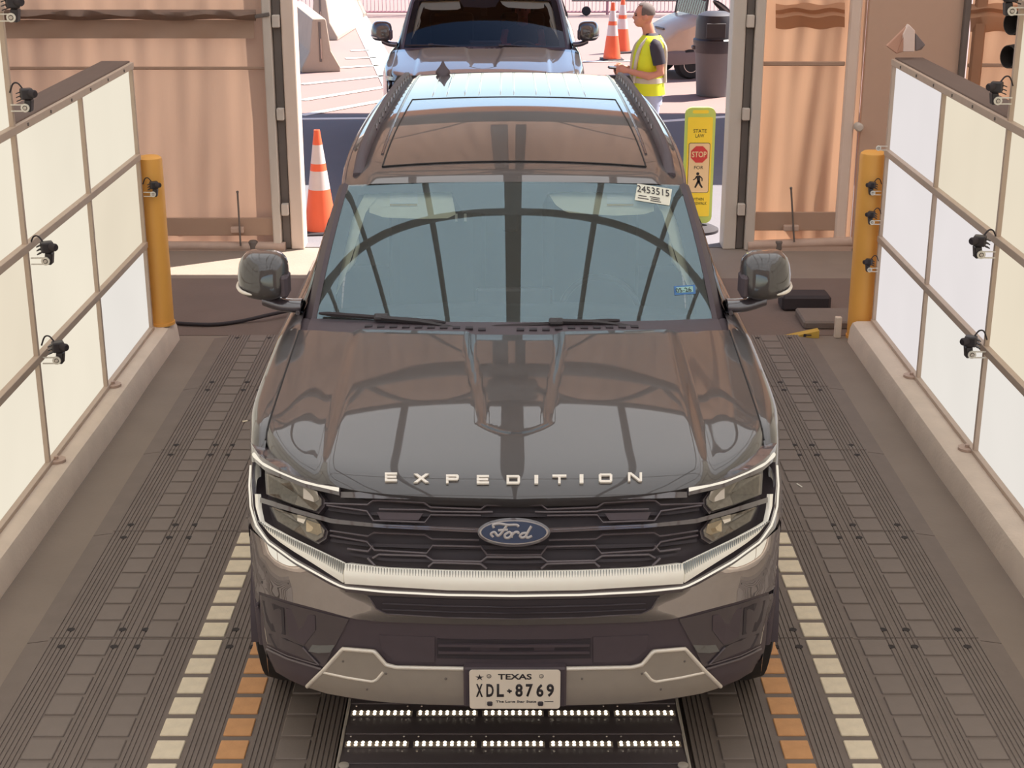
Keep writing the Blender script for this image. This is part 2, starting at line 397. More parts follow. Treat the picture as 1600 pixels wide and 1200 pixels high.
# ------------------------------------------------ tent roof, side walls, front wall (seen in the car's paint and glass)
def roof_z(x, y): return 5.95 + .55 * (1 - ((y + .4) / 8.6) ** 2) - .25 * (x / 7.5) ** 2
ce = struct(empty('ceiling', (0, 0, 6)))
hole = [(-.6, 0), (0, 0)]
rows = [[(x, y, roof_z(x, y)) for x in [-7.5 + 15 * i / 30 for i in range(31)]] for y in [-9 + (YW + 9) * j / 30 for j in range(31)]]
MB().grid(rows).build('roof_sheet', 'roof_fabric', ce, smooth=60)
for x in (-4.1, -2.7, -1.3, 1.3, 2.7, 4.1, 5.6, -5.6):
    MB().tube([(x, y, roof_z(x, y) - .08) for y in [-9 + 17.1 * j / 14 for j in range(15)]], .055, 8).build('purlin', 'steel_frame', ce, smooth=50)
MB().grid([[(x, y, roof_z(0, y) - dz) for (x, dz) in ((-.11, .1), (.11, .1), (.11, .36), (-.11, .36))] for y in [-9 + 17.1 * j / 12 for j in range(13)]], closed=True).build('ridge_beam', 'steel_frame', ce)
for y in (-6.0, -2.2, 2.9):
    MB().tube([(x, y - .05 * x * x, roof_z(x, y) - .16) for x in [-6.6 + 13.2 * i / 24 for i in range(25)]], .07, 8).build('rib', 'steel_frame', ce, smooth=50)
# truss in front of the back wall
zt, zb = 5.75, 5.2
for z in (zt, zb): MB().tube([(-7.4, YW - .35, z), (7.4, YW - .35, z)], .06, 8).build('truss_chord', 'steel_frame', ce, smooth=50)
for k in range(8):
    x0 = -7.2 + 1.8 * k
    MB().tube([(x0 + 1.8 * t, YW - .35, zb + (zt - zb) * math.sin(math.pi * t)) for t in [i / 10 for i in range(11)]], .045, 8).build('truss_web', 'steel_frame', ce, smooth=50)
# brace wires and centre column over the door
for a, b in (((-4, 2.9), (-.4, 5.2)), ((-.4, 2.9), (-4, 5.2)), ((4, 2.9), (.4, 5.2)), ((.4, 2.9), (4, 5.2))):
    MB().tube([(a[0], YW - .12, a[1]), (b[0], YW - .12, b[1])], .014, 6).build('brace_wire', 'steel_dark', wb)
MB().box((-.12, YW - .2, 4.4), (.16, .14, 2.8)).build('centre_column', 'steel_frame', wb, bevel=.01)
MB().box((.08, YW - .2, 4.4), (.10, .14, 2.8)).build('centre_column', 'steel_dark', wb, bevel=.01)
MB().box((0, YW - .45, 5.42), (.5, .12, .36)).build('mounting_plate', 'steel_frame', ce, bevel=.03)
# side walls and front wall
for sx, nm in ((-1, 'wall_left'), (1, 'wall_right')):
    ws = struct(empty(nm, (sx * 7.5, 0, 0)))
    rows = [[(sx * 7.5 + .03 * math.sin(3 * y + z), y, z) for y in [-9 + 17.2 * j / 40 for j in range(41)]] for z in [0, 1.5, 3, 4.5, 5.75]]
    MB().grid(rows).build('fabric_panel', 'fabric_tan', ws, smooth=60)
    for y in (-6.0, -2.2, 3.35): MB().box((sx * 7.38, y, 2.9), (.12, .16, 5.8)).build('side_post', 'steel_frame', ws)
wf = struct(empty('wall_front', (0, -9, 0)))
for x0, x1, z0, z1 in ((-7.5, -2.2, 0, 5.8), (2.2, 7.5, 0, 5.8), (-2.2, 2.2, 3.2, 6.2)):
    MB().grid([[(x0 + (x1 - x0) * i / 12, -9 + .03 * math.sin(3 * i + j), z0 + (z1 - z0) * j / 6) for i in range(13)] for j in range(7)]).build('fabric_panel', 'fabric_tan', wf, smooth=60)

# the flat canopy over the lane outside that throws the band of shade
pm('canopy_tan', (196, 138, 84), 0.85, var=0.06)
cp = empty('lane_canopy', (2.5, 14.3, 0), 'flat tan shade canopy on slim posts over the lane outside', 'canopy')
MB().box((3.2, 14.6, 4.12), (17, 4.6, .16)).build('canopy_roof', 'canopy_tan', cp, bevel=.02)
for x in (-5.0, 11.4):
    for y in (12.5, 16.7): MB().box((x, y, 2.02), (.14, .14, 4.04)).build('canopy_post', 'alu', cp, bevel=.01)
# ================================================================== rubber mats of the drive lane
MT = 0.03                                                  # top of the mats
MW, ML, MY0 = 0.485, 1.09, 1.23
def mat_profile(x0, x1, skip, taper=0):
    """cross-section with fine lengthwise grooves; skip lists the flat strips under pads"""
    top = []; x = x0
    if taper < 0: top += [(x0, .004), (x0 + .10, .018)]; x = x0 + .10
    end = x1 - (.10 if taper > 0 else 0)
    while x < end - 1e-6:
        sk = next((s for s in skip if s[0] - .012 <= x < s[1]), None)
        if sk: top += [(max(x, sk[0]), MT - .005), (sk[1], MT - .005)]; x = sk[1] + .004; continue
        e = min(x + .0125, end)
        top += [(x, MT), (e, MT), (e + .0008, MT - .0045), (min(e + .0045, end), MT - .0045)]; x = e + .0065
    if taper > 0: top += [(end, .018), (x1, .004)]
    else: top += [(x1, MT)]
    return top
def mat_mesh(x0, x1, skip, taper):
    t = mat_profile(x0, x1, skip, taper); t = [(min(max(a, x0), x1), b) for a, b in t]
    pr = t + [(x1, 0.0), (x0, 0.0)]
    g = .003
    return MB().prism([(a, g, b) for a, b in pr], (0, ML - 2 * g, 0)).mesh('rubber_mat_body')
pad_me = MB().box((0, 0, 0), (.116, .132, .010)).mesh('pad', bevel=.003)
tile_me = MB().box((0, 0, 0), (.106, .120, .010)).mesh('tile', bevel=.003)
tile2_me = tile_me.copy(); hole_me = MB().lathe([(.0165, -.006), (.0165, .0012), (.011, .0014), (0, .0008)], 10).mesh('hole')
pad_me.materials.append(M['rubber_pad']); tile_me.materials.append(M['tile_white']); tile2_me.materials.append(M['tile_orange']); hole_me.materials.append(M['hole_black'])
cols = [(-2.06, -1.62, [-1.75], -1, 'outermost left'), (-1.62, -1.135, [-1.505, -1.277], 0, 'middle left'), (-1.135, -.65, [-1.038, -.813], 0, 'innermost left'),
        (.67, 1.155, [.833, 1.056], 0, 'innermost right'), (1.155, 1.64, [1.295, 1.525], 0, 'middle right'), (1.64, 2.08, [1.77], 1, 'outermost right')]
rown = {-1: 'nearest', 0: 'second', 1: 'third', 2: 'fourth', 3: 'fifth', 4: 'sixth', 5: 'farthest'}
for ci, (x0, x1, pads, tp, cn) in enumerate(cols):
    body = mat_mesh(x0, x1, [(p - .06, p + .06) for p in pads], tp); body.materials.append(M['rubber'])
    for k in range(-1, 6):
        if abs(tp) and k > 3: continue
        yb = MY0 + ML * k; L_ = ML
        tile = None
        if k <= 0 and ci in (1, 4): tile = (1 if ci == 1 else 0, 'white')
        if k <= -1 and ci in (2, 3): tile = (0 if ci == 2 else 1, 'orange')
        what = {'white': 'with off-white tiles', 'orange': 'with orange tiles'}[tile[1]] if tile else 'with plain grey pads'
        m = empty('rubber_mat', ((x0 + x1) / 2, yb, 0), 'ribbed rubber mat %s, %s column, %s row from camera' % (what, cn, rown[k]), 'floor mat', 'ribbed rubber mats of the drive lane')
        o = link('mat_body', body, None, m); o.location = (0, yb, 0)
        for pi, px_ in enumerate(pads):
            for j in range(7):
                y = yb + .078 + .1557 * j
                t_ = tile and tile[0] == pi
                me = (tile_me if tile[1] == 'white' else tile2_me) if t_ else pad_me
                o = link('reflective_tile' if t_ else 'pad', me, None, m); o.location = (px_, y, MT - .0035)
        hx = [x0 + .05, x1 - .05] if not tp else ([x1 - .05, x0 + .17] if tp < 0 else [x0 + .05, x1 - .17])
        for h in hx:
            for y in (yb + .075, yb + ML - .075):
                o = link('bolt_hole', hole_me, None, m); o.location = (h, y, MT)
# yellow wedge closing the right-hand mats, rubble and block beside it, cable
wd = MB().prism([(1.90, 5.60, .0), (2.13, 5.60, .0), (2.13, 5.60, .055), (1.90, 5.60, .004)], (0, .07, 0)).build('ramp_end_wedge', 'yellow_paint', bevel=.004)
tag(wd, 'yellow painted wedge closing the far end of the right-hand mats', 'ramp wedge')
MB().box((2.03, 5.597, .022), (.018, .006, .02)).build('arrow_mark', 'black_matte', wd)
MB().box((2.055, 5.597, .024), (.04, .006, .006)).build('arrow_mark', 'black_matte', wd)
blk = MB().box((2.16, 6.35, .06), (.36, .20, .12)).build('black_block', 'black_matte', bevel=.02)
tag(blk, 'low black plastic block on the floor behind the right-hand mats', 'block')
slab = MB().box((2.42, 5.98, .03), (.72, .36, .06)).build('rubber_sill', 'rubber', bevel=.012)
tag(slab, 'flat dark rubber sill lying on the floor beside the right bollard', 'rubber sill')
stake = MB().box((2.26, 5.62, .075), (.045, .04, .15)).build('wooden_stake', 'kerb_concrete', bevel=.005)
tag(stake, 'short pale wooden stake standing at the end of the right kerb', 'stake')
pts = catmull([at_z(276, 505, .02), at_z(330, 507, .02), at_z(375, 502, .02), at_z(420, 492, .045), at_z(470, 482, .045), at_z(520, 478, .045)], 5)
cb = MB().tube(pts, .014, 8).build('power_cable', 'black_matte', smooth=60)
tag(cb, 'black power cable lying on the floor from the left bollard to the mats', 'cable')
leaf = MB().box(at_z(383, 658, MT + .004), (.03, .02, .004), rotm('Z', 30)).build('leaf_scrap', 'tile_white')
tag(leaf, 'small pale leaf scrap lying on the left mats beside the fender', 'litter')
scr = MB().bar(at_z(1245, 756, MT + .004), at_z(1253, 761, MT + .004), .008, .004).build('paper_scrap', 'white_plastic')
tag(scr, 'thin white paper sliver lying on the right mats', 'litter')

# ================================================================== kerbs
def kerb(sx, xin, xout, y1, label):
    ys = [-6 + (y1 + 6) * i / 24 for i in range(25)]; rnd = random.Random(3 + sx); rows = []
    for y in ys:
        j = rnd.uniform(-.006, .006)
        rows.append([(sx * (xin + j), y, 0), (sx * (xin + .012 + j), y, .105), (sx * (xin + .028 + j * .5), y, .138), (sx * (xin + .06), y, .149), (sx * xout, y, .149), (sx * xout, y, 0)])
    b = MB().grid(rows); n = len(rows[0]); e = 24 * n
    b.f.append(tuple(range(n))); b.f.append(tuple(e + i for i in range(n)))
    o = b.build('concrete_kerb', 'kerb_concrete', smooth=35); tag(o, label, 'kerb', 'kerbs along the lane'); return o
kerb(-1, 2.30, 2.72, 5.57, 'long pale concrete kerb under the left lit panel wall')
kerb(1, 2.305, 2.78, 5.515, 'long pale concrete kerb under the right lit panel wall')
# ================================================================== bollards
def bollard(x, y, z0, z1, r, label):
    b = empty('safety_bollard', (x, y, z0), label, 'bollard', 'yellow bollards')
    MB().lathe([(r, 0), (r, z1 - z0 - .03), (r * .95, z1 - z0 - .012), (r * .75, z1 - z0), (0, z1 - z0 + .006)], 28, (x, y, z0)).build('bollard_sleeve', 'bollard_yellow', b, smooth=40)
    MB().lathe([(r + .006, 0), (r + .006, .02), (r, .02)], 28, (x, y, z0)).build('bollard_foot_ring', 'bollard_yellow', b, smooth=40)
bollard(-2.385, 5.455, .15, 1.30, .082, 'round yellow steel bollard at the far end of the left panel wall')
bollard(2.415, 5.625, 0, 1.30, .088, 'round yellow steel bollard at the far end of the right panel wall')

# ================================================================== lit panel walls
ZR = [.15, .735, 1.32, 1.905, 2.49, 3.075]
def panel_wall(sx, xf, y1, label, mats):
    w_ = empty('light_panel_wall', (sx * xf, 0, .15), label, 'light wall', 'lit panel walls')
    ys = [y1 - 1.215 * k for k in range(9)]; th = .13
    for r in range(5):
        for k in range(8):
            if r >= 3 and k < 2: continue
            ya, yb, za, zb_ = ys[k + 1], ys[k], ZR[r], ZR[r + 1]
            mm = mats[(r, k)] if (r, k) in mats else mats[None]
            MB().box((sx * (xf + .012), (ya + yb) / 2, (za + zb_) / 2), (.02, yb - ya - .022, zb_ - za - .04)).build('lit_panel', mm, w_, bevel=.003)
    for k in range(9):
        top = ZR[3] if k < 2 else ZR[5]
        MB().box((sx * (xf - .004), ys[k], (.15 + top) / 2), (.036, .026, top - .15)).build('mullion', 'mullion', w_, bevel=.002)
    for r in range(6):
        y_top = ys[0] if r <= 3 else ys[2]
        h = .040 if r else .022
        MB().box((sx * (xf - .006), (y_top + .012 + ys[8]) / 2, ZR[r] + (.011 if r == 0 else 0)), (.044, y_top + .012 - ys[8], h)).build('rail', 'mullion', w_, bevel=.002)
    # backing box, sill rail and top caps
    MB().box((sx * (xf + .026 + th / 2), (ys[0] + ys[8]) / 2, (.15 + ZR[3]) / 2), (th, ys[0] - ys[8], ZR[3] - .152)).build('wall_core', 'cap_brown', w_)
    MB().box((sx * (xf + .026 + th / 2), (ys[2] + ys[8]) / 2, (ZR[3] + ZR[5]) / 2), (th, ys[2] - ys[8], ZR[5] - ZR[3] - .004)).build('wall_core', 'cap_brown', w_)
    MB().box((sx * (xf + .02 + th / 2), (ys[0] + ys[2]) / 2 + .005, ZR[3] + .022), (th + .05, ys[0] - ys[2] + .01, .014)).build('top_cap', 'cap_brown', w_, bevel=.003)
    MB().box((sx * (xf + .02 + th / 2), (ys[2] + ys[8]) / 2, ZR[5] + .022), (th + .05, ys[2] - ys[8], .014)).build('top_cap', 'cap_brown', w_, bevel=.003)
    for k in range(6):
        y = ys[0] - .25 - .4 * k
        MB().box((sx * (xf - .03), y, ZR[3]), (.006, .012, .016)).build('rail_clip', 'steel_dark', w_)
    for k in range(1, 4):
        MB().lathe([(.05, 0), (.05, .014), (.012, .014), (.012, .03), (0, .03)], 10, (sx * (xf - .035), ys[k] + .06, .15)).build('floor_foot', 'rail_grey', w_, smooth=40)
    return ys
LM = {None: 'panel_cream', (2, 0): 'panel_cream', (1, 0): 'panel_warm', (0, 0): 'panel_white', (1, 1): 'panel_cream', (0, 1): 'panel_cream', (2, 1): 'panel_cream', (1, 2): 'panel_warm'}
RM = {None: 'panel_warm', (2, 0): 'panel_cool', (1, 0): 'panel_cool', (0, 0): 'panel_cool', (1, 1): 'panel_cool', (2, 1): 'panel_warm', (0, 1): 'panel_white', (0, 2): 'panel_white'}
ysL = panel_wall(-1, 2.435, 5.31, 'wall of cream backlit panels left of the parked suv', LM)
ysR = panel_wall(1, 2.48, 5.48, 'wall of white backlit panels right of the parked suv', RM)

# ================================================================== inspection cameras on the panel walls
def inspect_cam(P, sx, label, body=True, s=1.0, yaw=0.0):
    """P: where the pale arm meets the wall; the arm sticks out towards the lane (direction -sx)"""
    d = -sx; c = empty('inspection_camera', P, label, 'camera', 'inspection cameras on the panel walls')
    q = lambda x, y, z: (P[0] + d * x * s, P[1] + y * s, P[2] + z * s); s = s
    arm = MB()
    for dz in (-.022, .022): arm.box(q(.05, -.02, dz), (.10 * s, .006, .008 * s))
    arm.lathe([(.030 * s, -.004), (.030 * s, .004), (.017 * s, .004), (.017 * s, -.004)], 20, q(.10, -.02, 0), rotm('X', 90))
    a = arm.build('pale_arm', 'white_plastic', c, smooth=30)
    MB().lathe([(.012 * s, -.007), (.012 * s, .007)], 12, q(.10, -.02, 0), rotm('X', 90)).build('pivot_bolt', 'alu', a, smooth=30)
    if not body: return c
    b = MB(); b.box(q(.115, .025, .012), (.05 * s, .07 * s, .085 * s), rotm('Y', 8 * d)); b.build('clamp_plate', 'black_plastic', c, bevel=.006 * s)
    bd = MB().box(q(.11, .01, .095), (.085 * s, .075 * s, .075 * s), rotm('Z', 25 * d)).build('camera_body', 'black_plastic', c, bevel=.01 * s, seg=2)
    for k in range(3): MB().box(q(.058, .01, .05 + .027 * k), (.03 * s, .06 * s, .007 * s), rotm('Y', -20 * d)).build('cooling_fin', 'black_plastic', bd)
    l0, l1 = V(q(.14, -.005, .10)), V(q(.185, -.03, .098))
    MB().tube([l0, l0.lerp(l1, .8), l1], [.026 * s, .028 * s, .022 * s], 14).build('lens', 'black_matte', c, smooth=40)
    pts = catmull([q(.085, .02, .125), q(.05, .03, .165), q(.015, .03, .16), q(-.01, .02, .10)], 5)
    MB().tube(pts, .006 * s, 6).build('cable', 'black_matte', c, smooth=60)
    return c
def cam_on_wall(px, py, sx, xf, label, body=True, s=1.0):
    s *= .72; p = at_x(px, py, sx * xf); inspect_cam((sx * (xf - .026), p.y, p.z), sx, label, body, s)
cam_on_wall(-14, 27, -1, 2.435, 'topmost black inspection camera on the left panel wall', s=1.0)
cam_on_wall(10, 168, -1, 2.435, 'black inspection camera above the top cap of the left panel wall', s=.95)
cam_on_wall(42, 407, -1, 2.435, 'black inspection camera on the left wall, upper rail', s=1.0)
cam_on_wall(60, 562, -1, 2.435, 'black inspection camera on the left wall, lower rail', s=1.0)
cam_on_wall(219, 303, -1, 2.435, 'small black inspection camera in front of the left yellow bollard', s=.85)
cam_on_wall(1612, 17, 1, 2.48, 'topmost inspection camera at the right frame edge beside the traffic signal', s=1.0)
cam_on_wall(1588, 157, 1, 2.48, 'black inspection camera above the top cap of the right panel wall', s=.95)
cam_on_wall(1562, 397, 1, 2.48, 'black inspection camera on the right wall, upper rail', s=1.0)
cam_on_wall(1547, 553, 1, 2.48, 'black inspection camera on the right wall, lower rail', s=1.0)
cam_on_wall(1382, 301, 1, 2.48, 'highest of three small cameras in front of the right yellow bollard', s=.75)
cam_on_wall(1381, 347, 1, 2.48, 'middle of three small cameras in front of the right yellow bollard', s=.75)
cam_on_wall(1377, 421, 1, 2.48, 'lowest of three small cameras in front of the right yellow bollard', s=.75)
cam_on_wall(1392, 231, 1, 2.48, 'bare pale camera arm without a camera above the right bollard', body=False, s=.8)

# ================================================================== mirror box and signal head over the right wall
pm('board_lit', (236, 214, 204), 0.5, var=0.03, emit=((236, 214, 204), 0.0)); pm('board_tan', (196, 150, 128), 0.6, var=0.05); pm('board_shaded', (112, 110, 116), 0.5, var=0.05)  # facet tones of one white housing, with its light and shade put in
p0 = V((2.56, 5.40, 1.93))
mbx = empty('diamond_reflector', p0, 'pale diamond shaped reflector on the far top corner of the right wall', 'reflector')
k = 1 / 246.0
def dm(px, py, dy=0.0): q = at_y(px, py, 5.40 + dy); return q
MB().prism([dm(1385, 72), dm(1419, 39, .03), dm(1412, 60), dm(1411, 81), dm(1401, 84)], (0, .03, 0)).build('left_facet', 'board_tan', mbx, bevel=.004)
MB().prism([dm(1411, 81), dm(1411, 54), dm(1420, 38), dm(1430, 48), dm(1429, 81)], (0, .05, 0)).build('middle_facet', 'board_lit', mbx, bevel=.004)
MB().prism([dm(1431, 80, .01), dm(1431, 52, .01), dm(1446, 70, .09), dm(1440, 78, .08)], (0, .03, 0)).build('right_facet', 'board_shaded', mbx, bevel=.004)
pm('signal_black', (66, 60, 58), 0.6, var=0.08)
sg = empty('traffic_signal', at_y(1592, 112, 3.0), 'dark traffic signal head with round visors at the upper right edge', 'traffic light')
q = at_y(1598, 62, 3.35)
MB().box((q.x + .03, q.y + .02, q.z + .09), (.08, .14, .56)).build('signal_housing', 'signal_black', sg, bevel=.015)
for zc in (q.z + .25, q.z + .085, q.z - .08):
    MB().lathe([(.060, -.05), (.062, .0), (.058, .055), (.054, .055), (.056, -.04)], 20, (q.x - .03, q.y - .02, zc), rotm('Y', -90) @ rotm('X', 25)).build('visor', 'signal_black', sg, smooth=40)
    MB().sphere((q.x - .015, q.y, zc), (.025, .055, .055), 16, 10).build('lamp_dome', 'signal_black', sg, smooth=60)
MB().cyl((q.x + .03, q.y + .02, q.z + .41), (q.x + .03, q.y + .02, 6.2), .02, n=10).build('hanger_pole', 'steel_dark', sg)

# ================================================================== underbody scanner plate with led strips
pm('scanner_black', (104, 94, 96), 0.45, var=0.12, scale=12); pm('led_board', (150, 138, 126), 0.5, var=0.05)
em('led_warm', (255, 240, 214), 7.0, var=0.02)
us = empty('underbody_scanner', (0, .35, 0), 'black floor plate with two rows of lit leds in front of the suv', 'scanner')
MB().box((.005, .35, .012), (1.30, 1.30, .024)).build('scanner_plate', 'scanner_black', us, bevel=.004)
for y0_, y1_ in ((.28, .34), (.48, .545), (.70, .78), (.16, .22)):
    MB().box((.005, (y0_ + y1_) / 2, .027), (1.27, y1_ - y0_, .006)).build('cover_slat', 'scanner_black', us, bevel=.002)
for sx in (-1, 1): MB().tube([(.005 + sx * .643, -.29, .026), (.005 + sx * .643, .99, .026)], .006, 8).build('edge_trim', 'alu', us, smooth=50)
for sx in (-1, 1): MB().lathe([(.02, 0), (.02, .006), (.009, .009), (0, .009)], 14, (.005 + sx * .62, .27, .024)).build('corner_bolt', 'alu', us, smooth=40)
for y in (.41, .628):
    for sgm in range(5):
        xa = -.627 + .2545 * sgm
        st = MB().box((xa + .122, y, .027), (.238, .034, .006)).build('led_strip', 'led_board', us, bevel=.001)
        d = MB()
        for i in range(9):
            for dy in (-.0085, .0085): d.sphere((xa + .017 + .0262 * i, y + dy, .030), (.0062, .0062, .005), 8, 6)
        tag(d.build('leds', 'led_warm', st, smooth=60), kind='stuff')
        for dx in (.02, .22):
            for dy in (-.05, .05): MB().lathe([(.004, 0), (.003, .003), (0, .003)], 8, (xa + dx, y + dy, .0292)).build('screw', 'alu', us)
# ================================================================== the parked suv
def paint(name, col, refl, rough=.02, metal=.0):
    m = pm(name, col, .35, var=.04, scale=30); n = m.node_tree; b = n.nodes['Principled BSDF']; out = n.nodes['Material Output']
    g = n.nodes.new('ShaderNodeBsdfGlossy'); g.inputs[0].default_value = (.96, .97, 1, 1); g.inputs['Roughness'].default_value = rough
    fr = n.nodes.new('ShaderNodeFresnel'); fr.inputs[0].default_value = 1.5
    ad = n.nodes.new('ShaderNodeMath'); ad.operation = 'ADD'; ad.use_clamp = True; ad.inputs[1].default_value = refl
    ms = n.nodes.new('ShaderNodeMixShader'); n.links.new(fr.outputs[0], ad.inputs[0]); n.links.new(ad.outputs[0], ms.inputs[0])
    n.links.new(b.outputs[0], ms.inputs[1]); n.links.new(g.outputs[0], ms.inputs[2]); n.links.new(ms.outputs[0], out.inputs[0])
    return m
paint('car_paint', (62, 57, 57), .022)
paint('gloss_black', (74, 65, 70), .05, .04)
paint('roof_glass', (54, 49, 48), .012)
pm('trim_black', (84, 73, 79), .55, var=.06, scale=30, spec=.4)
pm('grille_black', (62, 54, 60), .5, var=.06, scale=30, spec=.4)
pm('grille_edge', (98, 88, 92), .35, var=.05, scale=30, spec=.6)
pm('deep_black', (57, 50, 56), .7, var=.05)
pm('shut_line', (34, 30, 32), .7)
pm('silver', (172, 162, 152), .38, metal=.35, var=.06, scale=25)
pm('silver_bright', (238, 228, 216), .3, metal=.3, var=.04, scale=25)
pm('chrome', (225, 222, 218), .12, metal=1.0, var=.03)
pm('chrome_dark', (120, 112, 116), .2, metal=.8, var=.03)
pm('light_bar', (240, 234, 224), .3, var=.05, scale=30, spec=.7, emit=((236, 228, 210), .16))
pm('flute_grey', (150, 150, 146), .3, metal=.4, var=.1)
em('drl_white', (250, 240, 222), 1.0, var=.03)
pm('lamp_reflector', (166, 158, 150), .25, metal=.5, var=.5, scale=70)
pm('lamp_projector', (196, 178, 152), .15, metal=.6, var=.3, scale=60, stretch=(8, 1, 1))
glassm('lamp_lens', (226, 224, 220), (240, 240, 240), .05)
glassm('windshield_glass', (236, 242, 242), (196, 230, 246), .15, haze=.08)
glassm('side_glass', (92, 94, 96), (220, 230, 240), .10)
pm('cream_trim', (226, 220, 190), .8, var=.04)
pm('dark_interior', (56, 58, 62), .8, var=.08)
pm('badge_blue', (38, 52, 82), .25, var=.05, spec=.7)
pm('badge_silver', (176, 168, 166), .25, metal=.5, var=.04)
pm('plate_white', (240, 226, 210), .5, var=.03, scale=30)
pm('plate_ink', (48, 42, 46), .6, var=.05)
pm('tyre', (38, 35, 36), .85, var=.1); pm('wheel_rim', (92, 88, 88), .35, metal=.7)
pm('sticker_white', (226, 222, 206), .6, var=.02); pm('sticker_blue', (70, 118, 176), .6, var=.04); pm('sticker_teal', (150, 190, 186), .6)
CX = 0.010                                                 # centre line of the car
G0 = MT + .003                                                    # it stands on the mats

# ---- front mask: a plan curve and a vertical profile
PLAN = [(0, -.02), (.2, -.017), (.4, .000), (.55, .030), (.68, .078), (.78, .145), (.855, .235), (.905, .335), (.94, .44), (.962, .54), (.978, .68)]
_pl = [0.0]
for a_, b_ in zip(PLAN, PLAN[1:]): _pl.append(_pl[-1] + math.dist(a_, b_))
PX = [(s, p[0]) for s, p in zip(_pl, PLAN)]; PY = [(s, p[1]) for s, p in zip(_pl, PLAN)]; SMAX = _pl[-1]
DY = [(.30, .17), (.36, .085), (.43, .03), (.50, .005), (.62, .0), (.76, -.012), (.86, -.03), (.93, -.035), (.985, -.015), (1.05, .02), (1.12, .055), (1.20, .10)]
def fasp(s, z):
    a = abs(s); return V((CX + math.copysign(lerp_tab(PX, a), s), lerp_tab(PY, a) + lerp_tab(DY, z), z))
def fnorm(s, z):
    e = .004; t = fasp(s + e, z) - fasp(s - e, z); u = fasp(s, z + e) - fasp(s, z - e)
    return t.cross(u).normalized()
def fas_sz(px, py):
    """where the line of sight of a picture point meets the mask: arc position and height"""
    sg_ = 1 if px > 800 + CX * 450 else -1
    lo, hi = 0.0, SMAX + .3
    def f(a):
        z = .8
        for _ in range(12):
            aa = min(a, SMAX); y = lerp_tab(PY, aa) + lerp_tab(DY, z) + (a - aa); p = at_y(px, py, y); z = min(max(p.z, .3), 1.2)
        return (p.x - CX) * sg_ - lerp_tab(PX, aa) - (a - aa) * .1, z
    for _ in range(40):
        mid = (lo + hi) / 2; v, z = f(mid)
        if v > 0: lo = mid
        else: hi = mid
    return sg_ * min(lo, SMAX), z
def fas(px, py, off=0.0):
    s, z = fas_sz(px, py); return fasp(s, z) + fnorm(s, z) * off
MIR = 2 * (800 + 3)                                        # mirror column of the picture on the car's centre line
def mirx(pl): return [(MIR - x, y) for x, y in pl]
def dens(pl, n): return [tuple(p[:2]) for p in resample([(x, y, 0) for x, y in pl], n)]
def match(up, lo, n):
    L = [0.0]
    for a, b in zip(up, up[1:]): L.append(L[-1] + math.dist(a, b))
    out = []
    for k in range(n):
        t = L[-1] * k / (n - 1); i = 0
        while i < len(L) - 2 and t > L[i + 1]: i += 1
        u = (t - L[i]) / (L[i + 1] - L[i]); out.append((lo[i][0] + (lo[i + 1][0] - lo[i][0]) * u, lo[i][1] + (lo[i + 1][1] - lo[i][1]) * u))
    return out
def ribbon(up, lo, n=24, m=4, off=.0, back=.03, mb=None, bulge=0.0):
    """band between two picture polylines laid on the mask, off proud of it and reaching back behind it"""
    mb = mb or MB(); U, Lw = dens(up, n), (match(up, lo, n) if len(up) == len(lo) else dens(lo, n)); rows = []
    for a, b in zip(U, Lw):
        sa, za = fas_sz(*a); sb, zb_ = fas_sz(*b); r = []
        for k in range(m + 1):
            t = k / m; s, z = sa + (sb - sa) * t, za + (zb_ - za) * t
            r.append(fasp(s, z) + fnorm(s, z) * (off + bulge * 4 * t * (1 - t)))
        nb = fnorm(sb, zb_); na = fnorm(sa, za)
        r.append(fasp(sb, zb_) - nb * back); r.append(fasp(sa, za) - na * back)
        rows.append(r)
    o = len(mb.v); mb.grid(rows, closed=True); c = len(rows[0]); e = o + c * (n - 1)
    mb.f.append(tuple(o + i for i in range(c))); mb.f.append(tuple(e + i for i in range(c))); return mb
def both(up, lo, **k):
    mb = ribbon(up, lo, **k); return ribbon(mirx(up), mirx(lo), mb=mb, **k)
def sym(pl): return pl + [(MIR - x, y) for x, y in reversed(pl)]
def fline(pl, r, off=.0, n=None, mb=None, k=6):
    mb = mb or MB(); pts = dens(pl, n) if n else pl
    return mb.tube([fas(x, y, off) for x, y in pts], r, k)
def poly_on_mask(pl, off, back, mb=None):
    mb = mb or MB(); fr = [fas(x, y, off(x, y) if callable(off) else off) for x, y in pl]; bk = [fas(x, y, -back) for x, y in pl]; n = len(pl)
    c = sum(fr, V((0, 0, 0))) / n; c2 = sum(bk, V((0, 0, 0))) / n
    return mb.add(fr + bk + [c, c2], [(i, (i + 1) % n, 2 * n) for i in range(n)] + [(n + (i + 1) % n, n + i, 2 * n + 1) for i in range(n)] + [(i, i + n, (i + 1) % n + n, (i + 1) % n) for i in range(n)])

suv = empty('suv', (CX, 2.6, G0), 'black suv with Texas licence plate parked on the rubber mats', 'car')
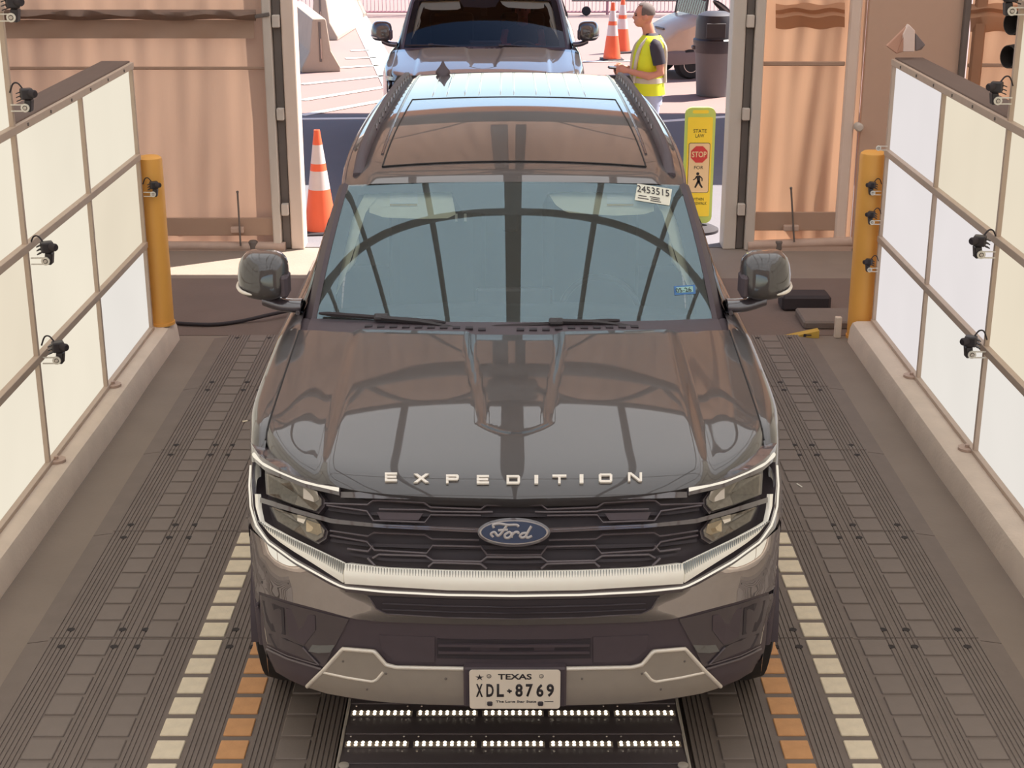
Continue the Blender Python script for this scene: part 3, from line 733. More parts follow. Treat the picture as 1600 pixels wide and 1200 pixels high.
# picture polylines of the left half of the front, outside to centre
HOODE = [(393, 704), (400, 716), (416, 728), (445, 741), (480, 753), (531, 765), (600, 766), (700, 767), (803, 768)]
BARTOP = [(402.5, 772), (404, 793), (411, 814), (425, 823), (442, 832), (463, 843), (497, 859), (539, 879)]
BARLOW = [(406, 772), (407.5, 794), (413, 819), (424, 834), (442, 848.5), (462, 862), (494, 882), (538, 909)]
CBT = [(541, 880), (600, 887), (700, 891), (803, 892.5)]
CBL = [(541, 909), (600, 913), (700, 919), (803, 920.5)]
LINE = [(395, 727), (393, 758), (395, 793), (403, 820), (421, 846), (462, 876), (517, 906), (538, 916), (600, 922.5), (700, 927.5), (803, 929)]
PANL = [(386, 905), (394, 921), (449, 939), (517, 957), (552, 967), (590, 971.5), (686, 975), (803, 977)]
# recessed bed of grille and lamps
ribbon(sym([(396, 714)] + HOODE[1:]), sym([(398, 826), (421, 850), (462, 880), (538, 914), (600, 918), (803, 924)]), n=60, m=6, off=-.05, back=.14).build('grille_bed', 'grille_black', suv, smooth=40)
# top grille bar under the bonnet lip
ribbon(sym([(531, 768), (600, 769), (803, 770.5)]), sym([(531, 777), (600, 779), (803, 781)]), n=40, m=3, off=-.008, back=.05).build('grille_bar', 'gloss_black', suv, smooth=40)
ribbon(sym([(408, 777), (470, 797), (520, 811), (600, 819.5), (742, 825)]), sym([(408, 785), (470, 804), (520, 818), (600, 825), (742, 832)]), n=50, m=3, off=.004, back=.05).build('grille_bar', 'gloss_black', suv, smooth=40, label='glossy middle bar running from the lamps to the badge')
fl = MB()
for pl in ([(600, 821.5), (680, 825), (742, 828)],): fline(pl, .0016, .005, mb=fl); fline(mirx(pl), .0016, .005, mb=fl)
fl.build('bar_highlight', 'chrome_dark', suv, smooth=60)
hexes = [[(503, 786), (572, 788), (580, 781.5), (590, 781), (661, 784.5), (672, 792), (751, 795), (760, 788), (803, 788.5)],
         [(506.5, 789), (571, 798), (581, 813.5), (600, 813.8), (663, 816), (672, 804), (751, 805)],
         [(590, 795), (664, 796), (672.5, 798.5), (751, 799.5), (770, 799)],
         [(512, 829), (572.6, 837.5), (582, 832), (663, 835), (674, 842), (748, 843.5)],
         [(512, 836), (571, 846), (583, 859), (600, 860), (665.6, 864), (675, 852), (751, 853.5), (760.6, 866.5), (803, 867)],
         [(540, 857), (573, 861), (581, 852)], [(580, 872), (590, 866), (664, 868), (676, 876), (751, 877.5), (760.6, 870), (803, 870.5)],
         [(668, 886), (676, 879), (751, 881), (760.6, 888.5)], [(572, 872), (584, 884)]]
for hx in hexes:
    for h_ in ([sym(hx)] if hx[-1][0] == 803 else [hx, mirx(hx)]): fline(h_, .0040, -.018).build('hex_rib', 'grille_edge', suv, smooth=60)
# dark floors between the ribs sit on stepped fins
for pl_u, pl_l in (([(508, 792), (560, 799), (660, 800), (803, 801)], [(508, 797), (560, 804), (660, 806), (803, 807)]), ([(512, 841), (570, 848), (660, 850), (803, 852)], [(512, 846), (570, 853), (660, 856), (803, 858)]), ([(540, 862), (600, 872), (803, 876)], [(545, 868), (600, 877), (803, 881)])):
    ribbon(sym(pl_u), sym(pl_l), n=40, m=2, off=-.026, back=.05).build('grille_fin', 'deep_black', suv, smooth=40)
for x in (622, 984):
    poly_on_mask([(x - 36, 799), (x + 38, 801), (x + 30, 812.5), (x - 30, 811.5)] if x < 800 else [(x - 38, 801), (x + 36, 799), (x + 30, 811.5), (x - 30, 812.5)], -.022, .05).build('sensor_pane', 'trim_black', suv)
# lamps
UP_L = [(412, 740), (449, 751), (487, 763), (499, 779), (498.5, 788), (490, 798), (457, 788), (414, 772)]
LO_L = [(420, 792), (451, 802), (490, 811), (504, 828), (501.5, 838), (490, 845), (457, 829), (431, 814)]
for nm, P_ in (('upper', UP_L), ('lower', LO_L)):
    for mir in (0, 1):
        pl = mirx(P_)[::-1] if mir else P_
        c = (sum(x for x, _ in pl) / 8, sum(y for _, y in pl) / 8); inf = lambda s: [(c[0] + (x - c[0]) * s, c[1] + (y - c[1]) * s * (1.0 if s < 1.05 else 1.04)) for x, y in pl]
        hl = poly_on_mask(inf(1.13), -.02, .06).build('headlamp', 'gloss_black', suv)
        poly_on_mask(inf(1.0), -.012, .02).build('reflector', 'lamp_reflector', hl)
        ix = 1 if not mir else -1
        q = [(c[0] + ix * 8, c[1] - 12), (c[0] + ix * 30, c[1] - 5), (c[0] + ix * 33, c[1] + 8), (c[0] + ix * 26, c[1] + 12), (c[0] + ix * 8, c[1] + 6)]
        if nm == 'lower': q = [(x, y + 4) for x, y in q]
        poly_on_mask(q if not mir else q[::-1], -.009, .012).build('projector', 'lamp_projector' if nm == 'lower' else 'alu', hl)
        if nm == 'lower':
            q = [(c[0] - ix * 6, c[1] - 16), (c[0] + ix * 9, c[1] - 12), (c[0] + ix * 4, c[1] - 2), (c[0] - ix * 6, c[1] - 6)]
            poly_on_mask(q if not mir else q[::-1], -.008, .012).build('bright_cube', 'silver_bright', hl)
        poly_on_mask(inf(1.0), -.004, .004).build('lens', 'lamp_lens', hl)
# upper lamp strip
DU = [(397, 707), (407.5, 721), (435, 736), (465, 748.5), (497, 757), (529.5, 762)]
DL_ = [(398, 715), (414, 728.5), (442, 741.5), (476, 755.5), (510, 763.5), (529, 768)]
for f_ in (lambda p: p, mirx):
    hs = ribbon(f_([(391, 692), (404, 711), (435, 731), (465, 745), (497, 755), (529.5, 761)]), f_([(398, 722), (414, 736), (442, 748), (476, 762), (510, 769.5), (530, 774)]), n=24, m=3, off=-.002, back=.08).build('lamp_brow', 'gloss_black', suv, smooth=40)
    ribbon(f_(DU), f_(DL_), n=24, m=3, off=.004, back=.02, bulge=.004).build('light_strip', 'drl_white', hs, smooth=40, label='lit white strip along the lamp top')
# ribbed light bar pieces
for f_ in (lambda p: p, mirx):
    sb = ribbon(f_(BARTOP), f_(BARLOW), n=30, m=4, off=.008, back=.004, bulge=.006).build('side_light_bar', 'light_bar', suv, smooth=40, label='ribbed white light bar under the headlamp')
    up = dens(f_(BARTOP[2:]), 42); lo = match(f_(BARTOP[2:]), f_(BARLOW[2:]), 42); m_ = MB()
    for a, b in zip(up, lo): fline([(a[0], a[1] + .5), (a[0] * .72 + b[0] * .28, a[1] * .72 + b[1] * .28), (a[0] * .45 + b[0] * .55, a[1] * .45 + b[1] * .55)], [.0034, .0028, .0008], .0155, mb=m_, k=5)
    tag(m_.build('bar_flutes', 'flute_grey', sb, smooth=60), kind='stuff')
cbar = ribbon(sym(CBT), sym(CBL), n=60, m=4, off=.014, back=.06, bulge=.006).build('centre_light_bar', 'light_bar', suv, smooth=40, label='ribbed white light bar across the grille foot')
m_ = MB()
for a, b in zip(dens(sym(CBT), 120), dens(sym(CBL), 120)): fline([(a[0], a[1] + .5), (a[0] * .5 + b[0] * .5, a[1] * .5 + b[1] * .5)], [.0020, .0006], .0185, mb=m_, k=5)
tag(m_.build('bar_flutes', 'flute_grey', cbar, smooth=60), kind='stuff')
# black moulding and the bright line around it
for f_ in (lambda p: p, mirx): ribbon(f_([(396, 722), (395, 758), (398, 794), (405, 818), (421, 842), (462, 872), (517, 902), (540, 912)]), f_([(384, 724), (382, 758), (384, 796), (396, 825), (419, 851), (462, 882), (517, 913), (540, 922)]), n=36, m=3, off=.004, back=.07).build('lamp_moulding', 'gloss_black', suv, smooth=40)
ribbon(sym([(540, 909), (600, 913), (700, 919), (803, 920.5)]), sym([(540, 924), (600, 930), (700, 934), (803, 935.5)]), n=40, m=3, off=.004, back=.07).build('bar_moulding', 'gloss_black', suv, smooth=40)
fline(sym(LINE), .0034, .008, n=100, k=8).build('light_line', 'drl_white', suv, smooth=60, label='thin lit line tracing lamps and bar')
# painted upper bumper, lower intake, matt lower bumper
ribbon(sym([(380, 716), (379, 760), (382, 800), (390, 826), (419, 851), (462, 881), (517, 912), (540, 921), (600, 929), (700, 933), (803, 934.5)]), sym([(379, 790), (379, 840), (383, 890), (388, 912), (400, 923), (449, 939), (517, 957), (552, 967), (600, 972), (686, 975), (803, 977)]), n=80, m=8, off=0, back=.07).build('bumper_cover', 'car_paint', suv, smooth=40)
ribbon(sym([(575, 931), (640, 934), (720, 936), (803, 937)]), sym([(580, 934), (590, 952), (604, 958), (700, 963.5), (803, 965.5)]), n=50, m=4, off=.003, back=.02).build('upper_intake', 'deep_black', suv, smooth=40)
for dy in (10, 19): fline(sym([(598, 932 + dy), (700, 936 + dy), (803, 938 + dy)]), .0035, .004, n=40).build('intake_slat', 'grille_black', suv, smooth=60)
fline(sym([(578, 933), (588, 950), (604, 958), (700, 963.8), (803, 965.8)]), .0022, .004, n=50).build('intake_rim', 'grille_edge', suv, smooth=60)
ribbon(sym([(386, 905), (400, 923), (449, 939), (517, 957), (552, 967), (600, 972), (686, 975), (803, 977)]), sym([(400, 985), (420, 1046), (450, 1064), (482, 1078), (558, 1096), (650, 1102), (725, 1106), (803, 1107)]), n=70, m=10, off=-.006, back=.08).build('lower_bumper', 'trim_black', suv, smooth=40)
# corner scoops
for f_ in (lambda p: p, mirx):
    sc_ = ribbon(f_([(397, 927), (449, 944), (517, 962), (545, 968)]), f_([(412, 1004), (440, 1016), (480, 1032), (506, 1043)]), n=20, m=5, off=-.002, back=.04).build('corner_scoop', 'gloss_black', suv, smooth=40)
    P2 = lambda l: f_(l) if f_([(0, 0)])[0][0] == 0 else f_(l)[::-1]
    poly_on_mask(P2([(410, 938), (428, 944), (443, 950), (445, 992), (424, 986), (416, 970)]), .000, .05).build('scoop_cavity', 'deep_black', sc_)
    poly_on_mask(P2([(447, 950), (492, 962), (493, 985), (475, 1008), (452, 994)]), .001, .02).build('scoop_vane', 'trim_black', sc_)
    poly_on_mask(P2([(420, 990), (446, 998), (474, 1010), (497, 1036), (430, 1012)]), .001, .02).build('scoop_floor', 'deep_black', sc_)
    poly_on_mask(P2([(497, 987), (524, 1006), (518, 1017), (500, 1018), (484, 1016)]), (lambda x, y: .012 - (1018 - y) * .0014), .04).build('scoop_flank', 'car_paint', sc_)
    m_ = MB(); fline(f_([(419, 1009), (450, 1024), (497, 1038)]), .0018, .004, mb=m_); fline(f_([(418, 1014), (450, 1029), (503, 1045)]), .0045, .003, mb=m_); fline(f_([(474, 1011), (499, 1038)]), .003, .004, mb=m_)
    m_.build('scoop_lip', 'grille_edge', sc_, smooth=60)
# centre louvres
lv = poly_on_mask([(683, 999), (803, 1001), (923, 999), (923, 1029), (803, 1031), (683, 1029)], -.002, .03).build('louvre_panel', 'deep_black', suv)
for y in (1008.5, 1019.5): ribbon([(685, y - 2), (803, y - 1), (921, y - 2)], [(685, y + 1.5), (803, y + 2.5), (921, y + 1.5)], n=12, m=2, off=.004, back=.02).build('louvre', 'trim_black', lv, smooth=40)
for x0, x1 in ((592, 679), (927, 1014)):
    l = [(x0, 993), (x1, 996), (x1, 1036), (x0 + 24, 1034), (x0 + 4, 1015)] if x0 < 800 else [(x0, 996), (x1, 993), (x1 - 4, 1015), (x1 - 24, 1034), (x0, 1036)]
    poly_on_mask(l, -.002, .02).build('blanking_panel', 'trim_black', suv)
# skid plate
SKU = [(482, 1070), (507, 1046), (537, 1012), (586, 1016), (604, 1037), (620, 1041), (670, 1042), (726, 1043)]
SKL = [(483, 1071), (512, 1080), (540, 1085), (590, 1092), (612, 1094), (630, 1095), (670, 1097), (726, 1098)]
for f_ in (lambda p: p, mirx):
    sk = ribbon(f_(SKU), f_(SKL), n=44, m=6, off=.010, back=.05).build('skid_plate', 'silver', suv, smooth=30, label='silver skid plate wing of the bumper')
    fline(f_(SKU), .0075, .008, n=60, k=8).build('skid_edge', 'silver_bright', sk, smooth=60)
    m_ = MB(); fline(f_([(508, 1049), (545, 1057), (583, 1063), (590, 1060), (600, 1048)]), .006, .008, n=30, mb=m_, k=8); m_.build('skid_crease', 'silver_bright', sk, smooth=60)
    for x, y in ((604, 1050), (538, 1031), (575, 1074), (697, 1058)):
        q_ = fas(*f_([(x, y)])[0], .011); MB().sphere(q_, .004, 8, 6).build('skid_rivet', 'steel_dark', sk)
# badge
bc = fas(803, 832, .014); bn = fnorm(*fas_sz(803, 832)); brt = frame_rot((1, 0, 0), V((0, 0, 1)) - bn * bn.z)
def ell(a, b, d0, d1, n=48, ins=.92):
    r0 = [V((a * math.cos(2 * math.pi * k / n), b * math.sin(2 * math.pi * k / n), d0)) for k in range(n)]
    r1 = [V((a * math.cos(2 * math.pi * k / n), b * math.sin(2 * math.pi * k / n), d1 * .7)) for k in range(n)]
    r2 = [V((ins * a * math.cos(2 * math.pi * k / n), ins * b * math.sin(2 * math.pi * k / n), d1)) for k in range(n)]
    m = MB().grid([r0, r1, r2], closed=True); m.f.append(tuple(2 * n + k for k in range(n)))
    m.v = [tuple(bc + brt @ V(p)) for p in m.v]; return m
KB = 4.72 / 2400                                           # metres per picture point on the mask
bdg = ell(60 * KB, 24 * KB, -.03, .006, ins=.95).build('badge', 'gloss_black', suv, smooth=40)
ell(57 * KB, 20.5 * KB, -.01, .010, ins=.97).build('badge_ring', 'badge_silver', bdg, smooth=40)
ell(54.5 * KB, 18.5 * KB, -.01, .0125, ins=.97).build('badge_field', 'badge_blue', bdg, smooth=40)
def stroke(pl, r):
    pts = catmull([(x, y, 0) for x, y in pl], 6); m = MB().tube([(p.x * KB, p.y * KB, .0135) for p in pts], r, 6)
    m.v = [tuple(bc + brt @ V((p[0], p[1], .0135 + (p[2] - .0135) * .5))) for p in m.v]; return m
script = {'F': [[(-34, -8), (-38, -3), (-32, 0), (-26, -6), (-18, 2), (-12, 11)], [(-33, 7), (-34, 12), (-24, 14), (-10, 12), (4, 12), (8, 9)], [(-26, 3), (-16, 4), (-10, 4)]],
          'o': [[(-10, -1), (-15, -4), (-14, -9), (-8, -9), (-4, -4), (-7, 0), (-11, -1)]],
          'r': [[(-1, 0), (-3, -5), (-4, -9)], [(-3, -5), (2, 0), (7, 0), (7, -3)]],
          'd': [[(21, -1), (14, -2), (10, -6), (13, -9), (19, -7), (24, 2), (29, 10)], [(24, 1), (20, -6), (23, -9), (30, -6)]]}
for ch, sts in script.items():
    m_ = MB()
    for st in sts: q_ = stroke(st, .0042); m_.add(q_.v, q_.f)
    m_.build('badge_letter', 'badge_silver', bdg, smooth=60)
# licence plate
pc = V((CX - .0005, -.050, .530)); prt = frame_rot((1, 0, 0), (0, -.09, 1))
brk = MB().box((CX, -.008, .530), (.345, .06, .158), rotm('X', 5.1)).build('plate_bracket', 'trim_black', suv, bevel=.006)
plate_m = MB(); pw, ph, rr_ = .152, .0775, .011
outl = []
for cx_, cy_, a0 in ((pw - rr_, ph - rr_, 0), (-pw + rr_, ph - rr_, 90), (-pw + rr_, -ph + rr_, 180), (pw - rr_, -ph + rr_, 270)):
    outl += [V((cx_ + rr_ * math.cos(R(a0 + 22.5 * k)), cy_ + rr_ * math.sin(R(a0 + 22.5 * k)), 0)) for k in range(5)]
PW = lambda x, y, z=0.0: pc + prt @ V((x, y, z))
pl8 = MB().prism([PW(p.x, p.y, .0) for p in outl], prt @ V((0, 0, .003))).build('licence_plate', 'plate_white', suv)
def plate_text(t, x, y, h, wdt, weight=.0, name='plate_text'):
    me = xform(text_mesh(t, h, .0008, weight=weight, fit_w=wdt), prt, PW(x, y, .003)); return link(name, me, 'plate_ink', pl8)
U = .304 / 141.0                                           # metres per picture point on the plate
plate_text('TEXAS', 0 * U, 24.0 * U, 10.5 * U, 52 * U, .025)
for ch, x, wd_ in (('X', -55, 10.5), ('D', -38.5, 11.5), ('L', -22.5, 11), ('8', 6.5, 11.5), ('7', 22.5, 11), ('6', 39, 11), ('9', 55, 11.5)):
    plate_text(ch, x * U, -1.5 * U, 24 * U, wd_ * U, .03, 'plate_character')
plate_text('The Lone Star State', 2 * U, -22.3 * U, 4.0 * U, 63 * U, .02)
MB().box(PW(53 * U, -22.5 * U, .0034), (14 * U, .0008, 1.2 * U)).build('fine_print', 'plate_ink', pl8)
sp = []
for k in range(10):
    r_ = (7.0 if k % 2 == 0 else 2.4) * U; a = R(90 + 36 * k); sp.append(PW(-54.5 * U + r_ * math.cos(a), 22.5 * U + r_ * .85 * math.sin(a), .003))
MB().prism(sp, prt @ V((0, 0, .0008))).build('star_mark', 'plate_ink', pl8)
tx = [(-4, 1), (-1.6, 1), (-1.6, 3.6), (.6, 3.6), (.6, 1.9), (3.6, 1.2), (4.2, -1.2), (1.6, -2.4), (1.2, -4.6), (-.6, -3.6), (-1.8, -1.6), (-3.2, -1.6)]
MB().prism([PW((-8.5 + x) * U, (-2.5 + y) * U, .003) for x, y in tx], prt @ V((0, 0, .0008))).build('state_mark', 'plate_ink', pl8)
for x in (-40, 41): MB().lathe([(3.6 * U, 0), (3.6 * U, .001), (2.9 * U, .001), (2.9 * U, 0)], 14, PW(x * U, 25 * U, .003), prt).build('plate_emblem', 'plate_ink', pl8)
for x in (-39, 40): MB().box(PW(x * U, -26 * U, .004), (.018, .010, .016)).build('plate_clip', 'deep_black', pl8, bevel=.003)

# ---- bonnet
HB = .885
HF = [(0, .055), (.3, .072), (.5, .11), (.62, .165), (.72, .245), (.80, .345), (.86, .45), (.885, .525)]
HCZ = [(.02, 1.195), (.12, 1.222), (.3, 1.254), (.6, 1.293), (1.0, 1.333), (1.3, 1.361), (1.6, 1.388)]
def hood_back(x): return 1.315 + .165 * (abs(x) / HB) ** 2.2
def smooth01(t): t = min(1, max(0, t)); return t * t * (3 - 2 * t)
def hood_z(x, y):
    a = abs(x); f = lerp_tab(HF, a); d = y - f
    z = lerp_tab(HCZ, y) - .042 * (a / HB) ** 3 - .012 * (a / HB) ** 2
    z -= .012 * smooth01((a - .625) / .04) - .006 * smooth01((a - .70) / .14)              # outer creases of the power dome
    half = .125 + .065 * smooth01((y - .40) / .9); front = .40 + 0.10 * (a / .14) ** 2
    e = min((half - a) / .022, (y - front) / .05)
    z -= .013 * smooth01(e) * smooth01((1.6 - y) / .1 + 1)                                   # U-shaped hollow in the middle
    z -= .030 * math.exp(-max(d, 0) / .035)                                                  # rolled front lip
    return z
NX, NY = 120, 90
def hood_pt(x, y): return V((CX + x, y, hood_z(x, y)))
rows = []
for j in range(NY + 1):
    t = (j / NY); t = t ** 1.25; r = []
    for i in range(NX + 1):
        x = -HB + 2 * HB * i / NX; f, b = lerp_tab(HF, abs(x)), hood_back(x); r.append(hood_pt(x, f + (b - f) * t))
    rows.append(r)
skirt = [p + V((0, .012, -.035)) for p in rows[0]]
MB().grid([skirt] + rows).build('bonnet', 'car_paint', suv, smooth=50)
for sx in (-1, 1): MB().tube([hood_pt(sx * (HB + .002), y) + V((0, 0, .0)) for y in [.53 + (hood_back(HB) - .53) * k / 20 for k in range(21)]], .0035, 6).build('bonnet_gap', 'shut_line', suv)
def on_hood(px, py):
    y = .3
    for _ in range(30):
        d = at_y(px, py, y); z = hood_z(d.x - CX, y); d2 = at_z(px, py, z); y += (d2.y - y) * .6
    return V((d2.x, y, hood_z(d2.x - CX, y)))
lets = [('E', 611, 747.2, 19), ('X', 658.5, 749, 24), ('P', 707, 750.3, 20), ('E', 754.5, 751, 19), ('D', 802, 751.2, 21), ('I', 838, 751, 6), ('T', 874, 750.5, 22), ('I', 908.5, 750, 6), ('O', 946, 748.8, 21), ('N', 992, 747, 22)]
T_ = 3.4
def glyph(ch, w_, h):
    t = T_ * .95; u = T_ * 1.15; o = []
    R4 = lambda x0, y0, x1, y1: o.append([(x0, y0), (x1, y0), (x1, y1), (x0, y1)])
    a = w_ / 2; b = h / 2
    if ch == 'E': R4(-a, -b, -a + u, b); R4(-a, b - t, a, b); R4(-a, -t / 2, a * .9, t / 2); R4(-a, -b, a, -b + t)
    if ch == 'I': R4(-a, -b, a, b)
    if ch == 'T': R4(-a, b - t, a, b); R4(-u / 2, -b, u / 2, b)
    if ch == 'X': o.append([(-a, b), (-a + u * 1.5, b), (a, -b), (a - u * 1.5, -b)]); o.append([(a, b), (-a + u * 1.5, -b), (-a, -b), (a - u * 1.5, b)])
    if ch == 'P': R4(-a, -b, -a + u, b); R4(-a, b - t, a - 1.5, b); R4(-a, -t * .55, a - 1.5, t * .45); o.append([(a - u, -t * .4), (a, t * .2), (a, b - t * .5), (a - u, b)])
    if ch == 'D': R4(-a, -b, -a + u, b); R4(-a, b - t, a - 2, b); R4(-a, -b, a - 2, -b + t); o.append([(a - u, -b), (a - 2, -b), (a, -b + 2.5), (a, b - 2.5), (a - 2, b), (a - u, b)])
    if ch == 'O': R4(-a, -b + 1.5, -a + u, b - 1.5); R4(a - u, -b + 1.5, a, b - 1.5); R4(-a + 1.5, b - t, a - 1.5, b); R4(-a + 1.5, -b, a - 1.5, -b + t)
    if ch == 'N': R4(-a, -b, -a + u, b); R4(a - u, -b, a, b); o.append([(-a, b), (-a + u * 1.3, b), (a, -b), (a - u * 1.3, -b)])
    return o
for ch, x, y, w_ in lets:
    m_ = MB()
    for pg in glyph(ch, w_, 13.5): m_.prism([on_hood(x + qx, y - qy) + V((0, -.002, .001)) for qx, qy in pg], (0, -.002, .006))
    m_.build('bonnet_letter', 'silver_bright', suv, weld=0)
# ---- fenders and body sides
ZS = [(.30, .945), (.40, .968), (.55, .985), (.75, .995), (.95, 1.000), (1.05, .999), (1.12, .998), (1.18, .994), (1.22, .987), (1.245, .977), (1.259, .964), (1.267, .948), (1.272, .928), (1.2745, .905), (1.276, .886)]
YC = (.98, 4.22); RA = .475
def side_top(y):
    if y <= hood_back(HB): return hood_z(HB, max(y, .54)) - .004 - max(0, .53 - y) * .55
    return lerp_tab([(1.49, hood_z(HB, 1.48) - .004), (1.75, 1.315), (2.4, 1.315), (5.2, 1.33)], y)
def side_w(y): return lerp_tab([(.36, .900), (.44, .929), (.54, .952), (.66, .972), (.85, 1.0), (1.2, 1.003), (2.0, .995), (4.2, 1.005), (5.0, .985), (5.35, .95)], y)
def side_bot(y):
    z = .33
    for yc in YC:
        d = abs(y - yc)
        if d < RA: z = max(z, .42 + math.sqrt(RA * RA - d * d) * 1.0 - .02)
    return z
def side_pt(y, z, sx):
    top = side_top(y); k = z - (top - 1.275)
    q = lerp_tab(ZS, k if k > 1.0 else z)
    return V((CX + sx * (HB + (q - .886) * (side_w(y) - HB) / (1.0 - .886) if q > .886 else q * side_w(y)), y, z))
ys_ = sorted(set([.38, .41, .44, .47] + [.50 + .045 * k for k in range(26)] + [1.6 + .12 * k for k in range(18)] + [3.7 + .04 * k for k in range(28)] + [4.9 + .075 * k for k in range(7)]))
for sx in (-1, 1):
    rows = []
    for y in ys_:
        b_, t_ = side_bot(y), side_top(y); r = []
        for k in range(25): r.append(side_pt(y, b_ + (t_ - b_) * (1 - (1 - k / 24) ** 2.6), sx))
        if y <= 1.49: r.append(V((CX + sx * HB, y, t_)))
        else: r.append(V((CX + sx * (.885 + .02 * min(1, (y - 1.49) * 4)), y, t_ + .002)))
        rows.append(r)
    MB().grid(rows).build('body_side', 'car_paint', suv, smooth=50)
    for yc in YC:
        arch = MB()
        arch.tube([side_pt(yc + RA * math.cos(a), .40 + RA * math.sin(a), sx) + V((sx * .004, 0, 0)) for a in [math.pi * k / 20 for k in range(21)]], .018, 8)
        arch.grid([[V((CX + sx * xx, yc + (RA - .01) * math.cos(math.pi * k / 20), .40 + (RA - .01) * math.sin(math.pi * k / 20))) for k in range(21)] for xx in (.6, .98)])
        arch.build('wheel_arch', 'trim_black', suv, smooth=50)
    MB().box((CX + sx * .93, 2.6, .33), (.10, 2.1, .09)).build('rocker', 'trim_black', suv, bevel=.02)
# ---- scuttle, windscreen, pillars
def ws(u, v, off=0.0):
    a = abs(u)
    B = V((.838 * u, 1.475 + .17 * a ** 2.2, 1.345 - .035 * u * u)); T = V((.742 * u, 2.125 + .085 * a ** 2.2, 1.806 - .032 * u * u))
    n = V((.26 * u, -.54, .84)).normalized()
    return V((CX, 0, 0)) + B.lerp(T, v) + n * (.016 * 4 * v * (1 - v) + off)
def on_ws(px, py, off=0.0):
    u, v = (px - 803) / 290.0, (505 - py) / 222.0
    for _ in range(40):
        p = ws(u, v, off); d = at_y(px, py, p.y); u += (d.x - p.x) / .79; v += (d.z - p.z) / .75 * .8
    return ws(u, v, off)
rows = [[ws(-1 + 2 * i / 48, j / 30) for i in range(49)] for j in range(31)]
MB().grid(rows).build('windscreen', 'windshield_glass', suv, smooth=60)
def ws_band(pl_in, pl_out, off, name, mat, par=suv, n=20):
    a, b = dens(pl_in, n), dens(pl_out, n)
    return MB().grid([[on_ws(*p, off) for p in a], [on_ws(*p, off) for p in [((p[0] + q[0]) / 2, (p[1] + q[1]) / 2) for p, q in zip(a, b)]], [on_ws(*p, off) for p in b]]).build(name, mat, par, smooth=60)
# printed border of the glass
rows = [[ws(-1 + 2 * i / 48, v_, -.008) for i in range(49)] for v_ in (.93, .965, 1.0)]
frit = MB().grid(rows).build('glass_border', 'dark_interior', suv, smooth=60)
for sx in (-1, 1): MB().grid([[ws(sx * (.925 + .075 * t), j / 20, -.008) for t in (0, .5, 1)] for j in range(21)]).build('glass_border', 'dark_interior', suv, smooth=60)
rows = [[ws(-1 + 2 * i / 48, v_, -.008) for i in range(49)] for v_ in (0, .03, .055)]
MB().grid(rows).build('glass_border', 'dark_interior', suv, smooth=60)
ws_band([(700, 288), (803, 288), (862, 288)], [(722, 332), (803, 336), (842, 332)], -.012, 'sensor_mask', 'dark_interior')
# scuttle panel with slots
def cowl(x, t): # t 0 at bonnet, 1 at glass
    a = abs(x); u = x / .838; A = V((CX + x, hood_back(x) - .01, hood_z(min(a, HB) * math.copysign(1, x), hood_back(x)) - .022)); B = ws(max(-1, min(1, u)), 0.02, -.004); B = V((CX + x, B.y, B.z))
    return A.lerp(B, t) + V((0, 0, .006 * math.sin(math.pi * t)))
cw = MB().grid([[cowl(-.86 + 1.72 * i / 60, j / 6) for i in range(61)] for j in range(7)]).build('scuttle', 'trim_black', suv, smooth=60)
for k in range(22):
    x = -.60 + .052 * k
    if -.1 < x < .0 or x > .52: continue
    p = cowl(x, .5); MB().box((p.x, p.y, p.z + .001), (.030, .028, .006)).build('scuttle_slot', 'deep_black', cw)
for sx in (-1, 1):
    MB().prism([(CX + sx * .82, 1.45, 1.30), (CX + sx * .90, 1.46, 1.285), (CX + sx * .915, 1.72, 1.30), (CX + sx * .83, 1.66, 1.318)], (0, 0, -.06)).build('scuttle_corner', 'trim_black', suv, bevel=.006)
    # a-pillar, gutter side
    rows = []
    for j in range(13):
        v_ = j / 12; p = ws(sx * 1.0, v_); o1 = p + V((sx * (.045 + .0 * v_), .045, -.012)); o2 = p + V((sx * (.062 + .01 * (1 - v_)), .10, -.05)); rows.append([p + V((0, 0, .002)), p + V((sx * .02, .008, .008)), o1, o2])
    MB().grid(rows).build('a_pillar', 'trim_black', suv, smooth=50)
# ---- roof
RZ = [(2.10, 1.800), (2.25, 1.833), (2.5, 1.866), (2.9, 1.893), (3.5, 1.905), (4.2, 1.903), (4.9, 1.888), (5.25, 1.873), (5.36, 1.855)]
RW = [(2.10, .765), (2.6, .79), (3.5, .79), (4.5, .765), (5.36, .70)]
def roof_y0(u): return 2.125 + .085 * abs(u) ** 2.2
def roof_pt(u, t):
    y = roof_y0(u) + (5.36 - roof_y0(u)) * t; w_ = lerp_tab(RW, y); a = abs(u)
    edge = .030 * a ** 2 + .045 * smooth01((a - .82) / .18)
    z = lerp_tab(RZ, y - .085 * abs(u) ** 2.2 * (1 - t)) - edge
    return V((CX + u * w_, y, z))
rows = [[roof_pt(-1 + 2 * i / 60, j / 48) for i in range(61)] for j in range(49)]
MB().grid(rows).build('roof_panel', 'car_paint', suv, smooth=50)
def roof_at(x, y, off=0.0):
    w_ = lerp_tab(RW, y); u = x / w_; t = (y - roof_y0(u)) / (5.36 - roof_y0(u)); p = roof_pt(u, t); p.z += off; return p
def on_roof(px, py, off=0.0):
    y = 3.5
    for _ in range(40):
        d = at_y(px, py, y); p = roof_at(d.x - CX, min(max(y, 2.2), 5.36), off); d2 = at_z(px, py, p.z); y = min(max(y + (d2.y - y) * .4, 2.2), 5.36)
    return roof_at(d2.x - CX, y, off)
